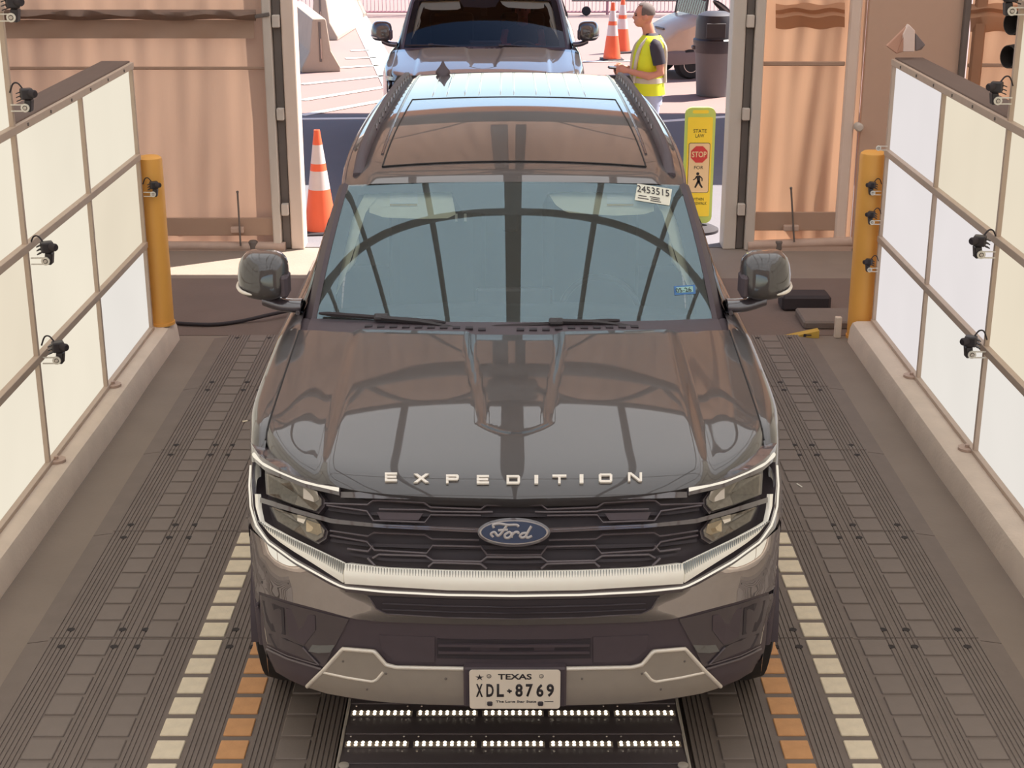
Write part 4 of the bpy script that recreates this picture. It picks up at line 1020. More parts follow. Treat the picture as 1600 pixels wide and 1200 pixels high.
# panoramic glass pane
pn = []
for j in range(13):
    y = 2.36 + (3.95 - 2.36) * j / 12; hw = .60 - .04 * j / 12; pn.append([roof_at(-hw + 2 * hw * i / 20, y, .003) for i in range(21)])
MB().grid(pn).build('roof_window', 'roof_glass', suv, smooth=60)
gp = MB()
for pl in ([pn[0][i] for i in range(21)], [pn[12][i] for i in range(21)], [r[0] for r in pn], [r[20] for r in pn]): gp.tube([p + V((0, 0, .0)) for p in pl], .004, 6)
gp.build('roof_window_seal', 'shut_line', suv)
for x in (-.455, -.375, -.275, -.195, -.075, .0, .125, .205, .31, .40):
    MB().tube([roof_at(x + CX * 0, y, -.001) for y in [4.05 + (5.30 - 4.05) * k / 10 for k in range(11)]], [.002] + [.007] * 9 + [.004], 8).build('roof_rib', 'car_paint', suv, smooth=60)
for sx in (-1, 1):
    MB().tube([roof_at(sx * (.615 - .02 * k / 14), 2.55 + 2.75 * k / 14, .0) for k in range(15)], .007, 8).build('roof_ditch', 'chrome_dark', suv, smooth=60)
    rl = []
    for k in range(21):
        t = k / 20; y = 2.36 + (5.28 - 2.36) * t; x = sx * (.712 - .05 * t); h = .052 * smooth01(min(t / .07, (1 - t) / .04)) + .008
        b = roof_at(x, y, 0.0); wd_ = .026; rl.append([b + V((-wd_, 0, -.01)), b + V((-wd_ * .9, 0, h * .7)), b + V((-wd_ * .4, 0, h)), b + V((wd_ * .4, 0, h)), b + V((wd_ * .9, 0, h * .7)), b + V((wd_, 0, -.01))])
    rr = MB().grid(rl, closed=True); n_ = 6; e_ = 20 * n_; rr.f += [tuple(range(n_)), tuple(e_ + i for i in range(n_))]
    rail = rr.build('roof_rail', 'trim_black', suv, smooth=40)
    for k in range(14):
        y = 3.0 + .155 * k; t = (y - 2.36) / 2.92; b = roof_at(sx * (.712 - .05 * t), y, .042); MB().box(b + V((-sx * .024, 0, 0)), (.005, .045, .012), rotm('X', 20)).build('rail_slot', 'chrome_dark', rail)
fin = []
p = on_roof(692, 117)
for k in range(9):
    t = k / 8; fin.append([p + V((math.cos(a) * lerp_tab([(0, .034), (.15, .046), (.35, .042), (.6, .022), (.85, .009), (1, .004)], t), math.sin(a) * .05 * (1 - t * .85) + .03 * t, -.006 + .092 * t)) for a in [2 * math.pi * i / 14 for i in range(14)]])
fm_ = MB().grid(fin, closed=True); fm_.f.append(tuple(8 * 14 + i for i in range(14))); fm_.build('shark_fin_antenna', 'trim_black', suv, smooth=60)
# ---- side glass, doors, tail
for sx in (-1, 1):
    rows = []
    for j in range(25):
        y = 1.72 + (5.25 - 1.72) * j / 24; b = V((CX + sx * (.915 * min(1, side_w(y)) + .0), y, side_top(y) + .004))
        if y < 2.26: v_ = (y - 1.70) / .6; q_ = ws(sx, min(1, max(0, v_))) + V((sx * .066, .09, -.05)); tp_ = V((q_.x, y, max(q_.z, b.z + .005)))
        else: tp_ = roof_at(sx * lerp_tab(RW, y) * .995, y, -.012)
        rows.append([b.lerp(tp_, k / 6) + V((sx * .012 * math.sin(math.pi * k / 6), 0, 0)) for k in range(7)])
    MB().grid(rows).build('side_window', 'side_glass', suv, smooth=60)
    MB().tube([V((CX + sx * .925, y, side_top(y) + .006)) for y in [1.72 + 3.4 * k / 20 for k in range(21)]], .010, 8).build('belt_trim', 'gloss_black', suv, smooth=60)
    MB().tube([roof_at(sx * lerp_tab(RW, y) * .995, y, -.006) for y in [2.26 + 3.0 * k / 20 for k in range(21)]], .012, 8).build('roof_side_trim', 'gloss_black', suv, smooth=60)
    for y, w_ in ((3.12, .10), (4.22, .12), (5.2, .1)):
        rows = [[V((CX + sx * .918, y + d, side_top(y))).lerp(roof_at(sx * lerp_tab(RW, y) * .99, y + d * .8, -.012), k / 6) + V((sx * (.014 + .012 * math.sin(math.pi * k / 6)), 0, 0)) for k in range(7)] for d in (-w_ / 2, w_ / 2)]
        MB().grid(rows).build('window_pillar', 'gloss_black', suv, smooth=60)
    for y in (2.95, 4.0): MB().bar(side_pt(y, 1.08, sx) + V((sx * .022, -.11, 0)), side_pt(y, 1.08, sx) + V((sx * .022, .11, 0)), .03, .035).build('door_handle', 'gloss_black', suv, bevel=.008)
tail = MB().grid([[V((CX + x * k_, 5.36 + dy, z)) for x in (-1, -.6, 0, .6, 1)] for z, k_, dy in ((.36, .95, .03), (.7, .99, .02), (1.3, .985, -.02), (1.62, .86, -.03), (1.84, .74, -.03))])
tail.build('tailgate', 'car_paint', suv, smooth=40)
MB().grid([[V((CX + x * lerp_tab(RW, 5.36), 5.36 + d, 1.85 - .03 * x * x - dz)) for x in (-1, -.5, 0, .5, 1)] for d, dz in ((-.03, -.003), (.10, .02), (.10, .05), (0, .06))]).build('spoiler', 'gloss_black', suv, smooth=40)
# ---- door mirrors
for sx in (-1, 1):
    C = V((CX + sx * 1.075, 1.765, 1.475)); rows = []
    def mring(ro, y):
        ring = []
        for i in range(32):
            th = 2 * math.pi * i / 32; cx_, cz_ = math.cos(th), math.sin(th)
            r_ = 1 / (abs(cx_ / .110) ** 3.4 + abs(cz_ / .099) ** 3.4) ** (1 / 3.4); ex, ez = r_ * cx_ * ro, r_ * cz_ * ro
            ex *= 1 - .12 * max(0, ez / .1) * (1 if cx_ > 0 else .2)
            ring.append(C + V((sx * ex, y + .16 * ez + (.05 * (ex / .11) if cx_ > 0 else 0) * ro, ez)))
        return ring
    for ro in (.02, .2, .4, .6, .75, .86, .93, .975, 1.0): rows.append(mring(ro, -.085 + .02 * ro ** 2 + .045 * ro ** 10))
    rows.append(mring(1.0, .02)); rows.append(mring(.97, .055))
    m_ = MB().grid(rows, closed=True); m_.f += [tuple(range(32)), tuple(10 * 32 + i for i in range(32))]
    mr = m_.build('door_mirror', 'car_paint', suv, smooth=170)
    MB().box(C + V((-sx * .098, -.015, -.035)), (.035, .12, .10)).build('mirror_inner_cover', 'trim_black', mr, bevel=.012)
    pts = [C + V((sx * (.113 - .002 * k) * (1 if k < 4 else .985 - .03 * (k - 3)), .03 - .023 * k if k < 5 else -.085 + .0 * k, -.052 - .004 * k)) for k in range(4)]
    pts = [C + V((sx * .106, .05, -.040)), C + V((sx * .107, .015, -.043)), C + V((sx * .102, -.022, -.047)), C + V((sx * .086, -.056, -.053)), C + V((sx * .060, -.078, -.058)), C + V((sx * .035, -.087, -.062))]
    MB().tube(catmull(pts, 4), [.004, .006] + [.008] * 14 + [.007, .006, .005, .004, .003], 8).build('turn_signal', 'silver_bright', mr, smooth=60)
    rows = []
    for k in range(9):
        t = k / 8; p = (C + V((-sx * .005, -.015, -.095))).lerp(V((CX + sx * .915, 1.80, 1.335)), t); rows.append([p + V((0, .055 * math.cos(a) - .01, .028 * math.sin(a) - .012 * math.sin(math.pi * t))) for a in [2 * math.pi * i / 12 for i in range(12)]])
    MB().grid(rows, closed=True).build('mirror_arm', 'gloss_black', mr, smooth=60)
# ---- wipers
def wiper(blade, hub, arm, off=.02):
    b0, b1 = blade; w_ = MB().tube([on_ws(b0[0] + (b1[0] - b0[0]) * k / 12, b0[1] + (b1[1] - b0[1]) * k / 12 + 3 * math.sin(math.pi * k / 12) * 0, off) for k in range(13)], [.006] + [.011] * 11 + [.006], 6).build('wiper_blade', 'black_matte', suv, smooth=40)
    MB().tube([on_ws(*p, off + .02) for p in dens(arm, 10)], [.012, .012, .011, .011, .010, .009, .009, .008, .008, .008], 6).build('wiper_arm', 'black_plastic', w_, smooth=40)
    MB().box(on_ws(*hub, off + .015), (.06, .035, .025), rotm('X', 30)).build('wiper_joint', 'black_plastic', w_, bevel=.006)
wiper(((499, 489.5), (696, 504)), (596, 496), [(597, 497), (660, 503), (720, 514), (772, 524)])
wiper(((759, 512), (968, 500.5)), (869, 503), [(870, 502), (930, 503), (980, 509), (1016, 515)])
# ---- cabin
dash = MB().grid([[V((CX + x, y, z + (.03 * math.cos(x * 2.2)))) for x in [-.78 + 1.56 * i / 16 for i in range(17)]] for y, z in ((1.62, 1.27), (1.85, 1.27), (2.05, 1.25), (2.16, 1.18), (2.18, .95))]).build('dashboard', 'dark_interior', suv, smooth=50)
MB().box((CX, 2.02, 1.30), (.34, .05, .10)).build('centre_screen', 'black_plastic', suv, bevel=.01)
for sx in (-1, 1):
    st = MB().box((CX + sx * .40, 2.95, .85), (.52, .54, .20)).build('front_seat', 'dark_interior', suv, bevel=.06, seg=2)
    MB().box((CX + sx * .40, 3.24, 1.20), (.50, .16, .66), rotm('X', -12)).build('seat_back', 'dark_interior', st, bevel=.06, seg=2)
    MB().box((CX + sx * .40, 3.33, 1.60), (.27, .10, .17), rotm('X', -10)).build('headrest', 'dark_interior', st, bevel=.04, seg=2)
MB().box((CX, 4.3, 1.0), (1.4, .5, .6)).build('rear_bench', 'dark_interior', suv, bevel=.08)
MB().box((CX, 2.3, .50), (1.7, 2.6, .08)).build('cabin_floor', 'dark_interior', suv)
hl_ = MB().grid([[roof_at(-.70 + 1.40 * i / 12, 2.36 + 2.8 * j / 8, -.05) for i in range(13)] for j in range(9)]).build('headliner', 'dark_interior', suv, smooth=60)
MB().lathe([(.185 + .015 * math.cos(a), .015 * math.sin(a)) for a in [2 * math.pi * k / 8 for k in range(9)]], 28, (CX + .40, 2.33, 1.13), rotm('X', 62)).build('steering_wheel', 'black_plastic', suv, smooth=60)
ws_band([(577, 305), (600, 299), (660, 297), (700, 298), (706, 302)], [(577, 332), (600, 340), (660, 342), (700, 341), (712, 335)], -.035, 'sun_visor', 'cream_trim')
ws_band([(858, 304), (880, 298), (960, 298), (1010, 300), (1020, 306)], [(868, 320), (885, 332), (960, 337), (1005, 335), (1022, 330)], -.035, 'sun_visor', 'cream_trim')
for pl in ([(610, 302), (652, 302)], [(949, 302), (990, 302)]):
    ws_band(pl, [(pl[0][0] - 1, 318), (pl[1][0] + 1, 318)], -.030, 'visor_label', 'sticker_white')
    ws_band([(pl[0][0] - 1, 319), (pl[1][0], 319)], [(pl[0][0] - 1, 321.5), (pl[1][0], 321.5)], -.030, 'visor_label_stripe', 'yellow_paint')
for f_ in (lambda p: p, mirx):
    ws_band(f_([(572, 300), (556, 330), (538, 370), (518, 430), (507, 480)]), f_([(598, 298), (572, 330), (560, 370), (540, 430), (512, 487)]), -.03, 'pillar_trim', 'cream_trim')
    MB().tube([on_ws(x, y, -.045) for x, y in f_([(556, 365), (559, 385), (553, 408), (541, 424)])], .010, 8).build('grab_handle', 'cream_trim', suv, smooth=60)
rm_ = MB().box(on_ws(797, 345, -.10), (.07, .05, .09)).build('mirror_stalk', 'black_plastic', suv, bevel=.01)
MB().grid([[on_ws(795 + 22 * a, 322 + (1 - a * a) * -5 + 5 * b, -.05) for a in (-1, -.5, 0, .5, 1)] for b in (0, 1)]).build('sensor_glass', 'lamp_lens', suv)
for x in (713, 727): MB().box(on_ws(x, 340, -.02), (.011, .004, .034)).build('toll_tag', 'sticker_white', suv)
# ---- stickers inside the glass
def ws_quad(px, py, w_, h_, rot, name, mat, off=-.004, par=suv):
    c, s_ = math.cos(R(rot)), math.sin(R(rot)); g = []
    for b in (-1, 0, 1): g.append([on_ws(px + a * w_ / 2 * c - b * h_ / 2 * s_, py + a * w_ / 2 * s_ + b * h_ / 2 * c, off) for a in (-1, -.5, 0, .5, 1)])
    return MB().grid(g).build(name, mat, par, smooth=60)
def ws_text(t, px, py, hpx, wpx, rot, par, mat='plate_ink', off=.001, weight=0.0):
    c, s_ = math.cos(R(rot)), math.sin(R(rot)); A = on_ws(px, py, off); X = on_ws(px + 4 * c, py + 4 * s_, off) - A; Y = on_ws(px + 4 * s_, py - 4 * c, off) - A
    me = text_mesh(t, hpx * Y.length / 4, .0006, weight=weight, fit_w=wpx * X.length / 4); return link('printed_text', xform(me, frame_rot(X, Y), A), mat, par)
s1 = ws_quad(1021, 304, 55, 26, 9, 'number_sticker', 'sticker_white', off=.002, par=suv); s1['label'] = 'white paper sticker with a printed number'
ws_text('2453515', 1020.5, 298, 10, 51, 9, s1, off=.004)
for x_, y_, w_ in ((1023, 308.5, 16), (1024, 311.5, 14), (1024.5, 314.5, 17), (1004, 306, 13), (1005, 310, 17)): ws_quad(x_, y_, w_, 1.3, 9, 'fine_print', 'plate_ink', off=.003, par=s1)
s2 = ws_quad(1070, 453, 33, 14, -4, 'registration_sticker', 'sticker_blue', off=.002); s2['label'] = 'blue edged registration sticker'
ws_quad(1070, 452.5, 26, 9, -4, 'sticker_field', 'sticker_teal', off=.003, par=s2); ws_text('05-26', 1068, 453, 6.5, 24, -4, s2, off=.0045)
# ---- wheels
wl = MB().lathe([(.20, -.13), (.33, -.14), (.39, -.12), (.405, -.06), (.405, .06), (.39, .12), (.33, .14), (.20, .13)], 36, (0, 0, 0), rotm('Y', 90)).mesh('tyre', smooth=50); wl.materials.append(M['tyre'])
rim = MB().lathe([(.0, .09), (.06, .10), (.09, .085), (.25, .10), (.27, .135), (.255, .135), (.24, -.10), (0, -.1)], 30, (0, 0, 0), rotm('Y', 90))
for k in range(6): rim.box(rotm('X', 60 * k) @ V((.105, .0, .17)), (.03, .05, .20), rotm('X', 60 * k))
rim = rim.mesh('rim', smooth=40); rim.materials.append(M['wheel_rim'])
for sx in (-1, 1):
    for yc in YC:
        t_ = link('wheel', wl, None, suv); t_.location = (CX + sx * .855, yc, G0 + .405)
        r_ = link('wheel_rim', rim, None, None); r_.parent = t_; r_.location = (0, 0, 0); r_.rotation_euler = (0, 0, 0 if sx > 0 else math.pi)
MB().box((CX, 2.6, .42), (1.3, 4.6, .10)).build('underbody', 'deep_black', suv)
# ================================================================== things outside the doorway
# ---- second suv, waiting behind
suv2 = copy_tree(suv, None, skip=('licence_plate', 'plate_bracket', 'badge', 'bonnet_letter', 'number_sticker', 'registration_sticker', 'hex_rib', 'grille_fin', 'toll_tag', 'visor_label', 'visor_label_stripe', 'roof_rib', 'intake_slat', 'sensor_pane', 'bar_highlight', 'sensor_glass', 'light_strip', 'light_line'))
suv2.location = (-.28, 2.6 + 9.9, 0.003)
tag(suv2, 'second black suv with a driver waiting outside behind the parked one', 'car')
glassm('waiting_glass', (226, 226, 226), (200, 205, 215), .0)
for c_ in suv2.children:
    if c_.name.startswith('windscreen'):
        c_.data = c_.data.copy(); c_.data.materials.clear(); c_.data.materials.append(M['waiting_glass'])
# ---- traffic cones
pm('cone_orange', (240, 104, 66), .6, var=.06, scale=8); pm('cone_white', (216, 200, 196), .5, var=.05); pm('cone_base', (52, 46, 50), .8)
def cone(x, y, h, label, rz=0.0):
    c = empty('traffic_cone', (x, y, 0), label, 'traffic cone', 'traffic cones', rz=0)
    rr = lambda z: .145 - (.145 - .026) * (z - .03) / (h - .03)
    MB().box((x, y, .016), (.36, .36, .032), rotm('Z', rz)).build('cone_base', 'cone_base', c, bevel=.012)
    for z0, z1, mt, nm in ((.03, .43, 'cone_orange', 'cone_body'), (.43, .61, 'cone_white', 'reflective_band'), (.61, .68, 'cone_orange', 'cone_body'), (.68, .86, 'cone_white', 'reflective_band'), (.86, 1, 'cone_orange', 'cone_top')):
        a, b = .03 + (h - .03) * (z0 - .03) / .97, .03 + (h - .03) * (z1 - .03) / .97
        MB().lathe([(rr(a), a), (rr(b), b)] + ([(.016, b), (.016, b - .05)] if z1 == 1 else []), 24, (x, y, 0)).build(nm, mt, c, smooth=40)
p = at_z(500, 366, 0); cone(p.x, p.y + .08, .91, 'orange cone with two pale bands in the shade beside the left door post', 8)
p = at_z(956, 94, 0); cone(p.x, p.y, .92, 'sunlit orange cone standing nearer of the two beside the man', 5)
p = at_z(967, 82, 0); cone(p.x + .05, p.y, .92, 'sunlit orange cone standing partly behind the other one beside the man', 20)
# ---- concrete barriers
pm('barrier_concrete', (174, 158, 142), .9, var=.10, scale=4, bump=.3, bscale=25)
def barrier(x, y, rz, L_, label):
    b = empty('jersey_barrier', (x, y, 0), label, 'barrier', 'concrete barriers outside', rz=0)
    pr = [(-.30, 0), (-.30, .07), (-.165, .32), (-.105, .79), (-.085, .81), (.085, .81), (.105, .79), (.165, .32), (.30, .07), (.30, 0)]
    rt = rotm('Z', rz); O = V((x, y, 0))
    MB().prism([O + rt @ V((a, 0, z)) for a, z in pr], rt @ V((0, L_, 0))).build('barrier_body', 'barrier_concrete', b, bevel=.012)
    MB().box(O + rt @ V((0, -.004, .46)), (.035, .012, .60), rt).build('end_slot', 'steel_dark', b)
    MB().box(O + rt @ V((.01, -.012, .36)), (.016, .012, .30), rt).build('joint_pin', 'rail_grey', b)
p = at_z(502, 113, 0); barrier(p.x, p.y, 14, 3.0, 'concrete barrier showing its shaded end, nearest the doorway')
p = at_z(512, 66, 0); barrier(p.x - .15, p.y + .3, -4, 2.8, 'sunlit concrete barrier in the middle of the row')
p = at_z(538, 36, 0); barrier(p.x - .12, p.y + .05, -6, 1.4, 'sunlit concrete barrier farthest up the row')
# ---- waste bin
pm('bin_grey', (112, 106, 106), .7, var=.05); pm('bin_lid', (58, 54, 58), .5, var=.05); pm('bin_bag', (62, 56, 60), .4, var=.1, bump=.4, bscale=20)
p = at_z(1113, 149, 0); bn_ = empty('waste_bin', (p.x, p.y, 0), 'grey round waste bin with dark domed lid by the right door post', 'bin')
O = V((p.x, p.y, 0))
MB().lathe([(.215, 0), (.225, .01), (.265, .68), (.275, .70), (.275, .72)], 32, O).build('bin_body', 'bin_grey', bn_, smooth=40)
MB().lathe([(.278, .60), (.285, .64), (.29, .70), (.295, .735), (.27, .74)], 32, O).build('bin_bag', 'bin_bag', bn_, smooth=40)
MB().lathe([(.295, .735), (.297, .77), (.27, .79), (.265, 1.02), (.24, 1.10), (.15, 1.14), (0, 1.15)], 32, O).build('bin_lid', 'bin_lid', bn_, smooth=40)
MB().box(O + V((-.02, -.262, .91)), (.27, .03, .20)).build('lid_flap', 'black_plastic', bn_, bevel=.01)
for sx in (-1, 1): MB().box(O + V((sx * .29, 0, .66)), (.05, .12, .05)).build('bin_handle', 'bin_grey', bn_, bevel=.012)
# ---- golf cart
pm('cart_beige', (206, 176, 152), .45, var=.04, coat=.3); pm('cart_grey', (128, 112, 110), .6, var=.05); glassm('cart_glass', (222, 222, 236), (230, 235, 245), .10)
ct = empty('golf_cart', (3.19, 19.4, 0), 'beige golf cart parked in the sun behind the waste bin', 'golf cart')
RT = rotm('Z', 180 + 20); O = V((3.19, 19.4, 0)); LW = lambda x, y, z: O + RT @ V((x, y, z))
def lofted(secs, name, mat, **k):
    rows = [[LW(x, y, z) for (y, z) in sec] for x, sec in secs]; m = MB().grid(rows, closed=True); n = len(rows[0]); e = n * (len(rows) - 1)
    m.f += [tuple(range(n)), tuple(e + i for i in range(n))]; return m.build(name, mat, ct, smooth=45, **k)
def rsec(hw, z0, z1, c=.06): return [(-hw, z0), (-hw, z1 - c), (-hw + c, z1), (0, z1 + .015), (hw - c, z1), (hw, z1 - c), (hw, z0)]
lofted([(1.20, rsec(.36, .40, .50)), (1.12, rsec(.46, .38, .60)), (.95, rsec(.52, .38, .74)), (.70, rsec(.55, .38, .84)), (.45, rsec(.56, .40, .90)), (.36, rsec(.56, .40, .90))], 'front_cowl', 'cart_beige')
lofted([(1.24, rsec(.42, .22, .40, .03)), (1.0, rsec(.56, .22, .42, .03)), (.40, rsec(.58, .24, .42, .03))], 'front_bumper', 'cart_grey')
lofted([(.42, rsec(.56, .22, .34, .02)), (-.45, rsec(.56, .22, .34, .02))], 'floor_pan', 'cart_grey')
lofted([(-.40, rsec(.56, .30, .62)), (-.85, rsec(.58, .32, .74)), (-1.25, rsec(.52, .36, .70))], 'rear_body', 'cart_beige')
for x, z, d, nm in ((-.55, .78, (.50, 1.0, .12), 'seat'), (-.85, 1.08, (.12, 1.0, .42), 'seat_back')): MB().box(LW(x, 0, z), d, RT).build(nm, 'cart_grey', ct, bevel=.04)
pane = MB().prism([LW(.52, -.50, .90), LW(.52, .50, .90), LW(.40, .47, 1.72), LW(.40, -.47, 1.72)], RT @ V((.012, 0, 0))).build('windscreen', 'cart_glass', ct)
for y in (-.50, .50):
    MB().tube([LW(.53, y, .86), LW(.40, y * .95, 1.76)], .02, 8).build('roof_post', 'black_plastic', ct, smooth=50); MB().tube([LW(-.95, y, .75), LW(-.98, y * .95, 1.76)], .02, 8).build('roof_post', 'black_plastic', ct, smooth=50)
MB().box(LW(-.28, 0, 1.79), (1.75, 1.10, .06), RT).build('roof', 'cart_beige', ct, bevel=.025)
MB().box(LW(1.02, .0, .70), (.02, .30, .05), RT @ rotm('Y', 35)).build('name_plate', 'steel_dark', ct)
MB().lathe([(.165 + .013 * math.cos(a), .013 * math.sin(a)) for a in [2 * math.pi * k / 8 for k in range(9)]], 24, LW(.12, .26, 1.0), RT @ rotm('Y', -40)).build('steering_wheel', 'black_plastic', ct, smooth=60)
MB().tube([LW(.14, .26, .99), LW(.38, .26, .70)], .018, 8).build('steering_column', 'black_plastic', ct)
for x in (.75, -.90):
    for y in (-.47, .47):
        w_ = MB().lathe([(.13, -.09), (.20, -.09), (.225, -.06), (.225, .06), (.20, .09), (.13, .09)], 28, LW(x, y, .226), RT @ rotm('X', 90)).build('wheel', 'tyre', ct, smooth=45)
        r_ = MB().lathe([(0, .05), (.03, .07), (.04, .055), (.115, .06), (.13, .092), (.12, .092), (.11, -.05), (0, -.05)], 20, LW(x, y, .226), RT @ rotm('X', -90 if y > 0 else 90))
        for k in range(8): r_.box(LW(x, y + .066 * (1 if y > 0 else -1), .226) + RT @ (rotm('Y', 45 * k) @ V((0, 0, .075))), (.014, .012, .09), RT @ rotm('Y', 45 * k))
        r_.build('wheel_rim', 'alu_light', w_, smooth=40)
# ---- pedestrian crossing sign
pm('sign_yellow', (255, 220, 66), .5, var=.03, spec=.4); pm('sign_lime', (196, 214, 110), .5, var=.04); pm('sign_cream', (238, 206, 158), .5, var=.02); pm('sign_red', (206, 64, 62), .5); pm('sign_black', (44, 36, 34), .6)
ys_n = 8.78; sgn = empty('crosswalk_sign', (at_y(1088, 350, ys_n).x, ys_n, 0), 'yellow and lime crosswalk paddle sign with a red stop octagon by the right post', 'sign')
SC = at_y(1088, 350, ys_n).x; zb_, zt_ = .08, at_y(1088, 168, ys_n).z; hw = .132
def rrect(x0, x1, z0, z1, r, y, n=5):
    o = []
    for cx_, cz_, a0 in ((x1 - r, z1 - r, 0), (x0 + r, z1 - r, 90), (x0 + r, z0 + r, 180), (x1 - r, z0 + r, 270)): o += [V((cx_ + r * math.cos(R(a0 + 90 * k / n)), y, cz_ + r * math.sin(R(a0 + 90 * k / n)))) for k in range(n + 1)]
    return o
MB().prism(rrect(SC - hw, SC + hw, zb_, zt_, .06, ys_n), (0, .035, 0)).build('sign_paddle', 'sign_lime', sgn)
MB().prism(rrect(SC - .07, SC + .07, zt_ - .052, zt_ - .022, .014, ys_n - .002), (0, .004, 0)).build('handle_slot', 'sign_yellow', sgn)
zz = lambda py: at_y(1088, py, ys_n).z
yp = MB().prism(rrect(SC - .108, SC + .108, zz(338), zz(183), .012, ys_n - .004), (0, .006, 0)).build('sign_face', 'sign_yellow', sgn)
bp_ = MB().prism(rrect(SC - .094, SC + .094, zz(301), zz(223), .018, ys_n - .006), (0, .004, 0)).build('sign_border', 'sign_black', yp)
MB().prism(rrect(SC - .090, SC + .090, zz(300.3), zz(223.7), .016, ys_n - .008), (0, .004, 0)).build('sign_field', 'sign_cream', yp)
oc = lambda r: [V((SC + r * math.cos(R(22.5 + 45 * k)), ys_n - .010, zz(241) + r * math.sin(R(22.5 + 45 * k)))) for k in range(8)]
MB().prism(oc(.078), (0, .003, 0)).build('stop_octagon', 'sign_red', yp)
def sign_text(t, x, z, h, wd_, mat='sign_black', y=ys_n - .0075, wgt=0.0): return link('sign_lettering', xform(text_mesh(t, h, .001, weight=wgt, fit_w=wd_), frame_rot((1, 0, 0), (0, 0, 1)), V((x, y, z))), mat, yp)
sign_text('STOP', SC, zz(241), .052, .128, 'sign_cream', ys_n - .0105, .02)
sign_text('STATE', SC, zz(204.5), .030, .115, y=ys_n - .0045); sign_text('LAW', SC, zz(212), .030, .075, y=ys_n - .0045)
sign_text('FOR', SC, zz(261.5), .030, .080, y=ys_n - .0085)
sign_text('WITHIN', SC, zz(311), .026, .110, y=ys_n - .0045); sign_text('CROSSWALK', SC, zz(317.5), .026, .165, y=ys_n - .0045)
pd = MB(); pq = lambda x, z: V((SC + x, ys_n - .0085, zz(281.5) + z))
def limb(a, b, w0, w1):
    a, b = V((a[0], 0, a[1])), V((b[0], 0, b[1])); d = (b - a).normalized(); n_ = V((-d.z, 0, d.x)); q0 = pq(0, 0); pd.prism([q0 + a + n_ * w0, q0 + b + n_ * w1, q0 + b - n_ * w1, q0 + a - n_ * w0], (0, .002, 0))
pd.prism([pq(-.006 + .014 * math.cos(2 * math.pi * k / 10), .058 + .014 * math.sin(2 * math.pi * k / 10)) for k in range(10)], (0, .002, 0))
limb((-.002, .042), (.004, -.005), .017, .013); limb((.004, -.002), (-.026, -.066), .011, .007); limb((.004, -.002), (.016, -.034), .011, .009); limb((.016, -.034), (.038, -.066), .009, .007)
limb((-.014, .036), (-.028, .012), .006, .005); limb((-.028, .012), (-.046, .004), .005, .004); limb((.012, .036), (.034, .018), .006, .005); limb((.034, .018), (.034, -.008), .005, .004)
pd.build('walking_figure', 'sign_black', yp, weld=0)
MB().lathe([(.20, 0), (.20, .03), (.16, .05), (.05, .07), (.05, .09), (0, .09)], 28, (SC, ys_n + .02, 0)).build('sign_base', 'cone_base', sgn, smooth=40)
# ---- rolling fence at the far side of the yard
pm('fence_wire', (180, 132, 140), .6, var=.05)
yf = at_z(800, 23, 0).y
fn = empty('yard_fence', (0, yf, 0), 'low wire fence with a rolling gate wheel across the far yard', 'fence')
for z in (.06, .95, 1.8): MB().tube([(-12, yf, z), (14, yf, z)], .022, 6).build('fence_rail', 'fence_wire', fn)
for k in range(14): MB().cyl((-12 + 2 * k, yf, 0), (-12 + 2 * k, yf, 1.85), .03, n=8).build('fence_post', 'fence_wire', fn)
m_ = MB()
for k in range(330): m_.box((-12 + .08 * k, yf, .93), (.010, .010, 1.74))
tag(m_.build('fence_wires', 'fence_wire', fn), kind='stuff')
p = at_y(916, 17, yf - .25); w_ = MB().lathe([(.02, -.03), (.075, -.035), (.095, -.02), (.095, .02), (.075, .035), (.02, .03)], 18, (p.x, yf - .25, .10), rotm('X', 90)).build('gate_wheel', 'tyre', fn, smooth=40)
MB().box((p.x, yf - .15, .14), (.06, .22, .05)).build('wheel_bracket', 'steel_dark', fn, bevel=.006)
for z in (.30, .9): MB().tube([(p.x - .3, yf - .12, z), (p.x + 2.4, yf - .12, z)], .02, 8).build('gate_bar', 'steel_dark', fn)

# ================================================================== people
pm('skin', (208, 142, 118), .55, var=.06, scale=20); pm('skin_red', (214, 110, 104), .55, var=.06, scale=20); pm('hair_grey', (104, 92, 88), .8, var=.2, scale=60); pm('tee_navy', (58, 52, 62), .8, var=.08); pm('hi_vis', (226, 232, 44), .7, var=.06, scale=9, emit=((226, 232, 44), 0.0))
pm('reflective_tape', (208, 196, 180), .4, var=.05); pm('jeans', (176, 180, 204), .85, var=.10, scale=25, bump=.2); pm('shoe', (70, 62, 60), .7)
def skin_mesh(mb, vox, name, mat, parent, it=4):
    o = mb.build(name, mat, parent, smooth=180, weld=0)
    r_ = o.modifiers.new('remesh', 'REMESH'); r_.mode = 'VOXEL'; r_.voxel_size = vox; r_.use_smooth_shade = True
    s_ = o.modifiers.new('smooth', 'SMOOTH'); s_.iterations = it; s_.factor = .5
    return o
def ell_loft(secs, W, n=20):
    """secs: (z, cx, cy, rx, ry) rings"""
    rows = [[W(cx_ + rx * math.cos(2 * math.pi * k / n), cy_ + ry * math.sin(2 * math.pi * k / n), z) for k in range(n)] for z, cx_, cy_, rx, ry in secs]
    m = MB().grid(rows, closed=True); e = n * (len(rows) - 1); m.f += [tuple(range(n))[::-1], tuple(e + i for i in range(n))]; return m
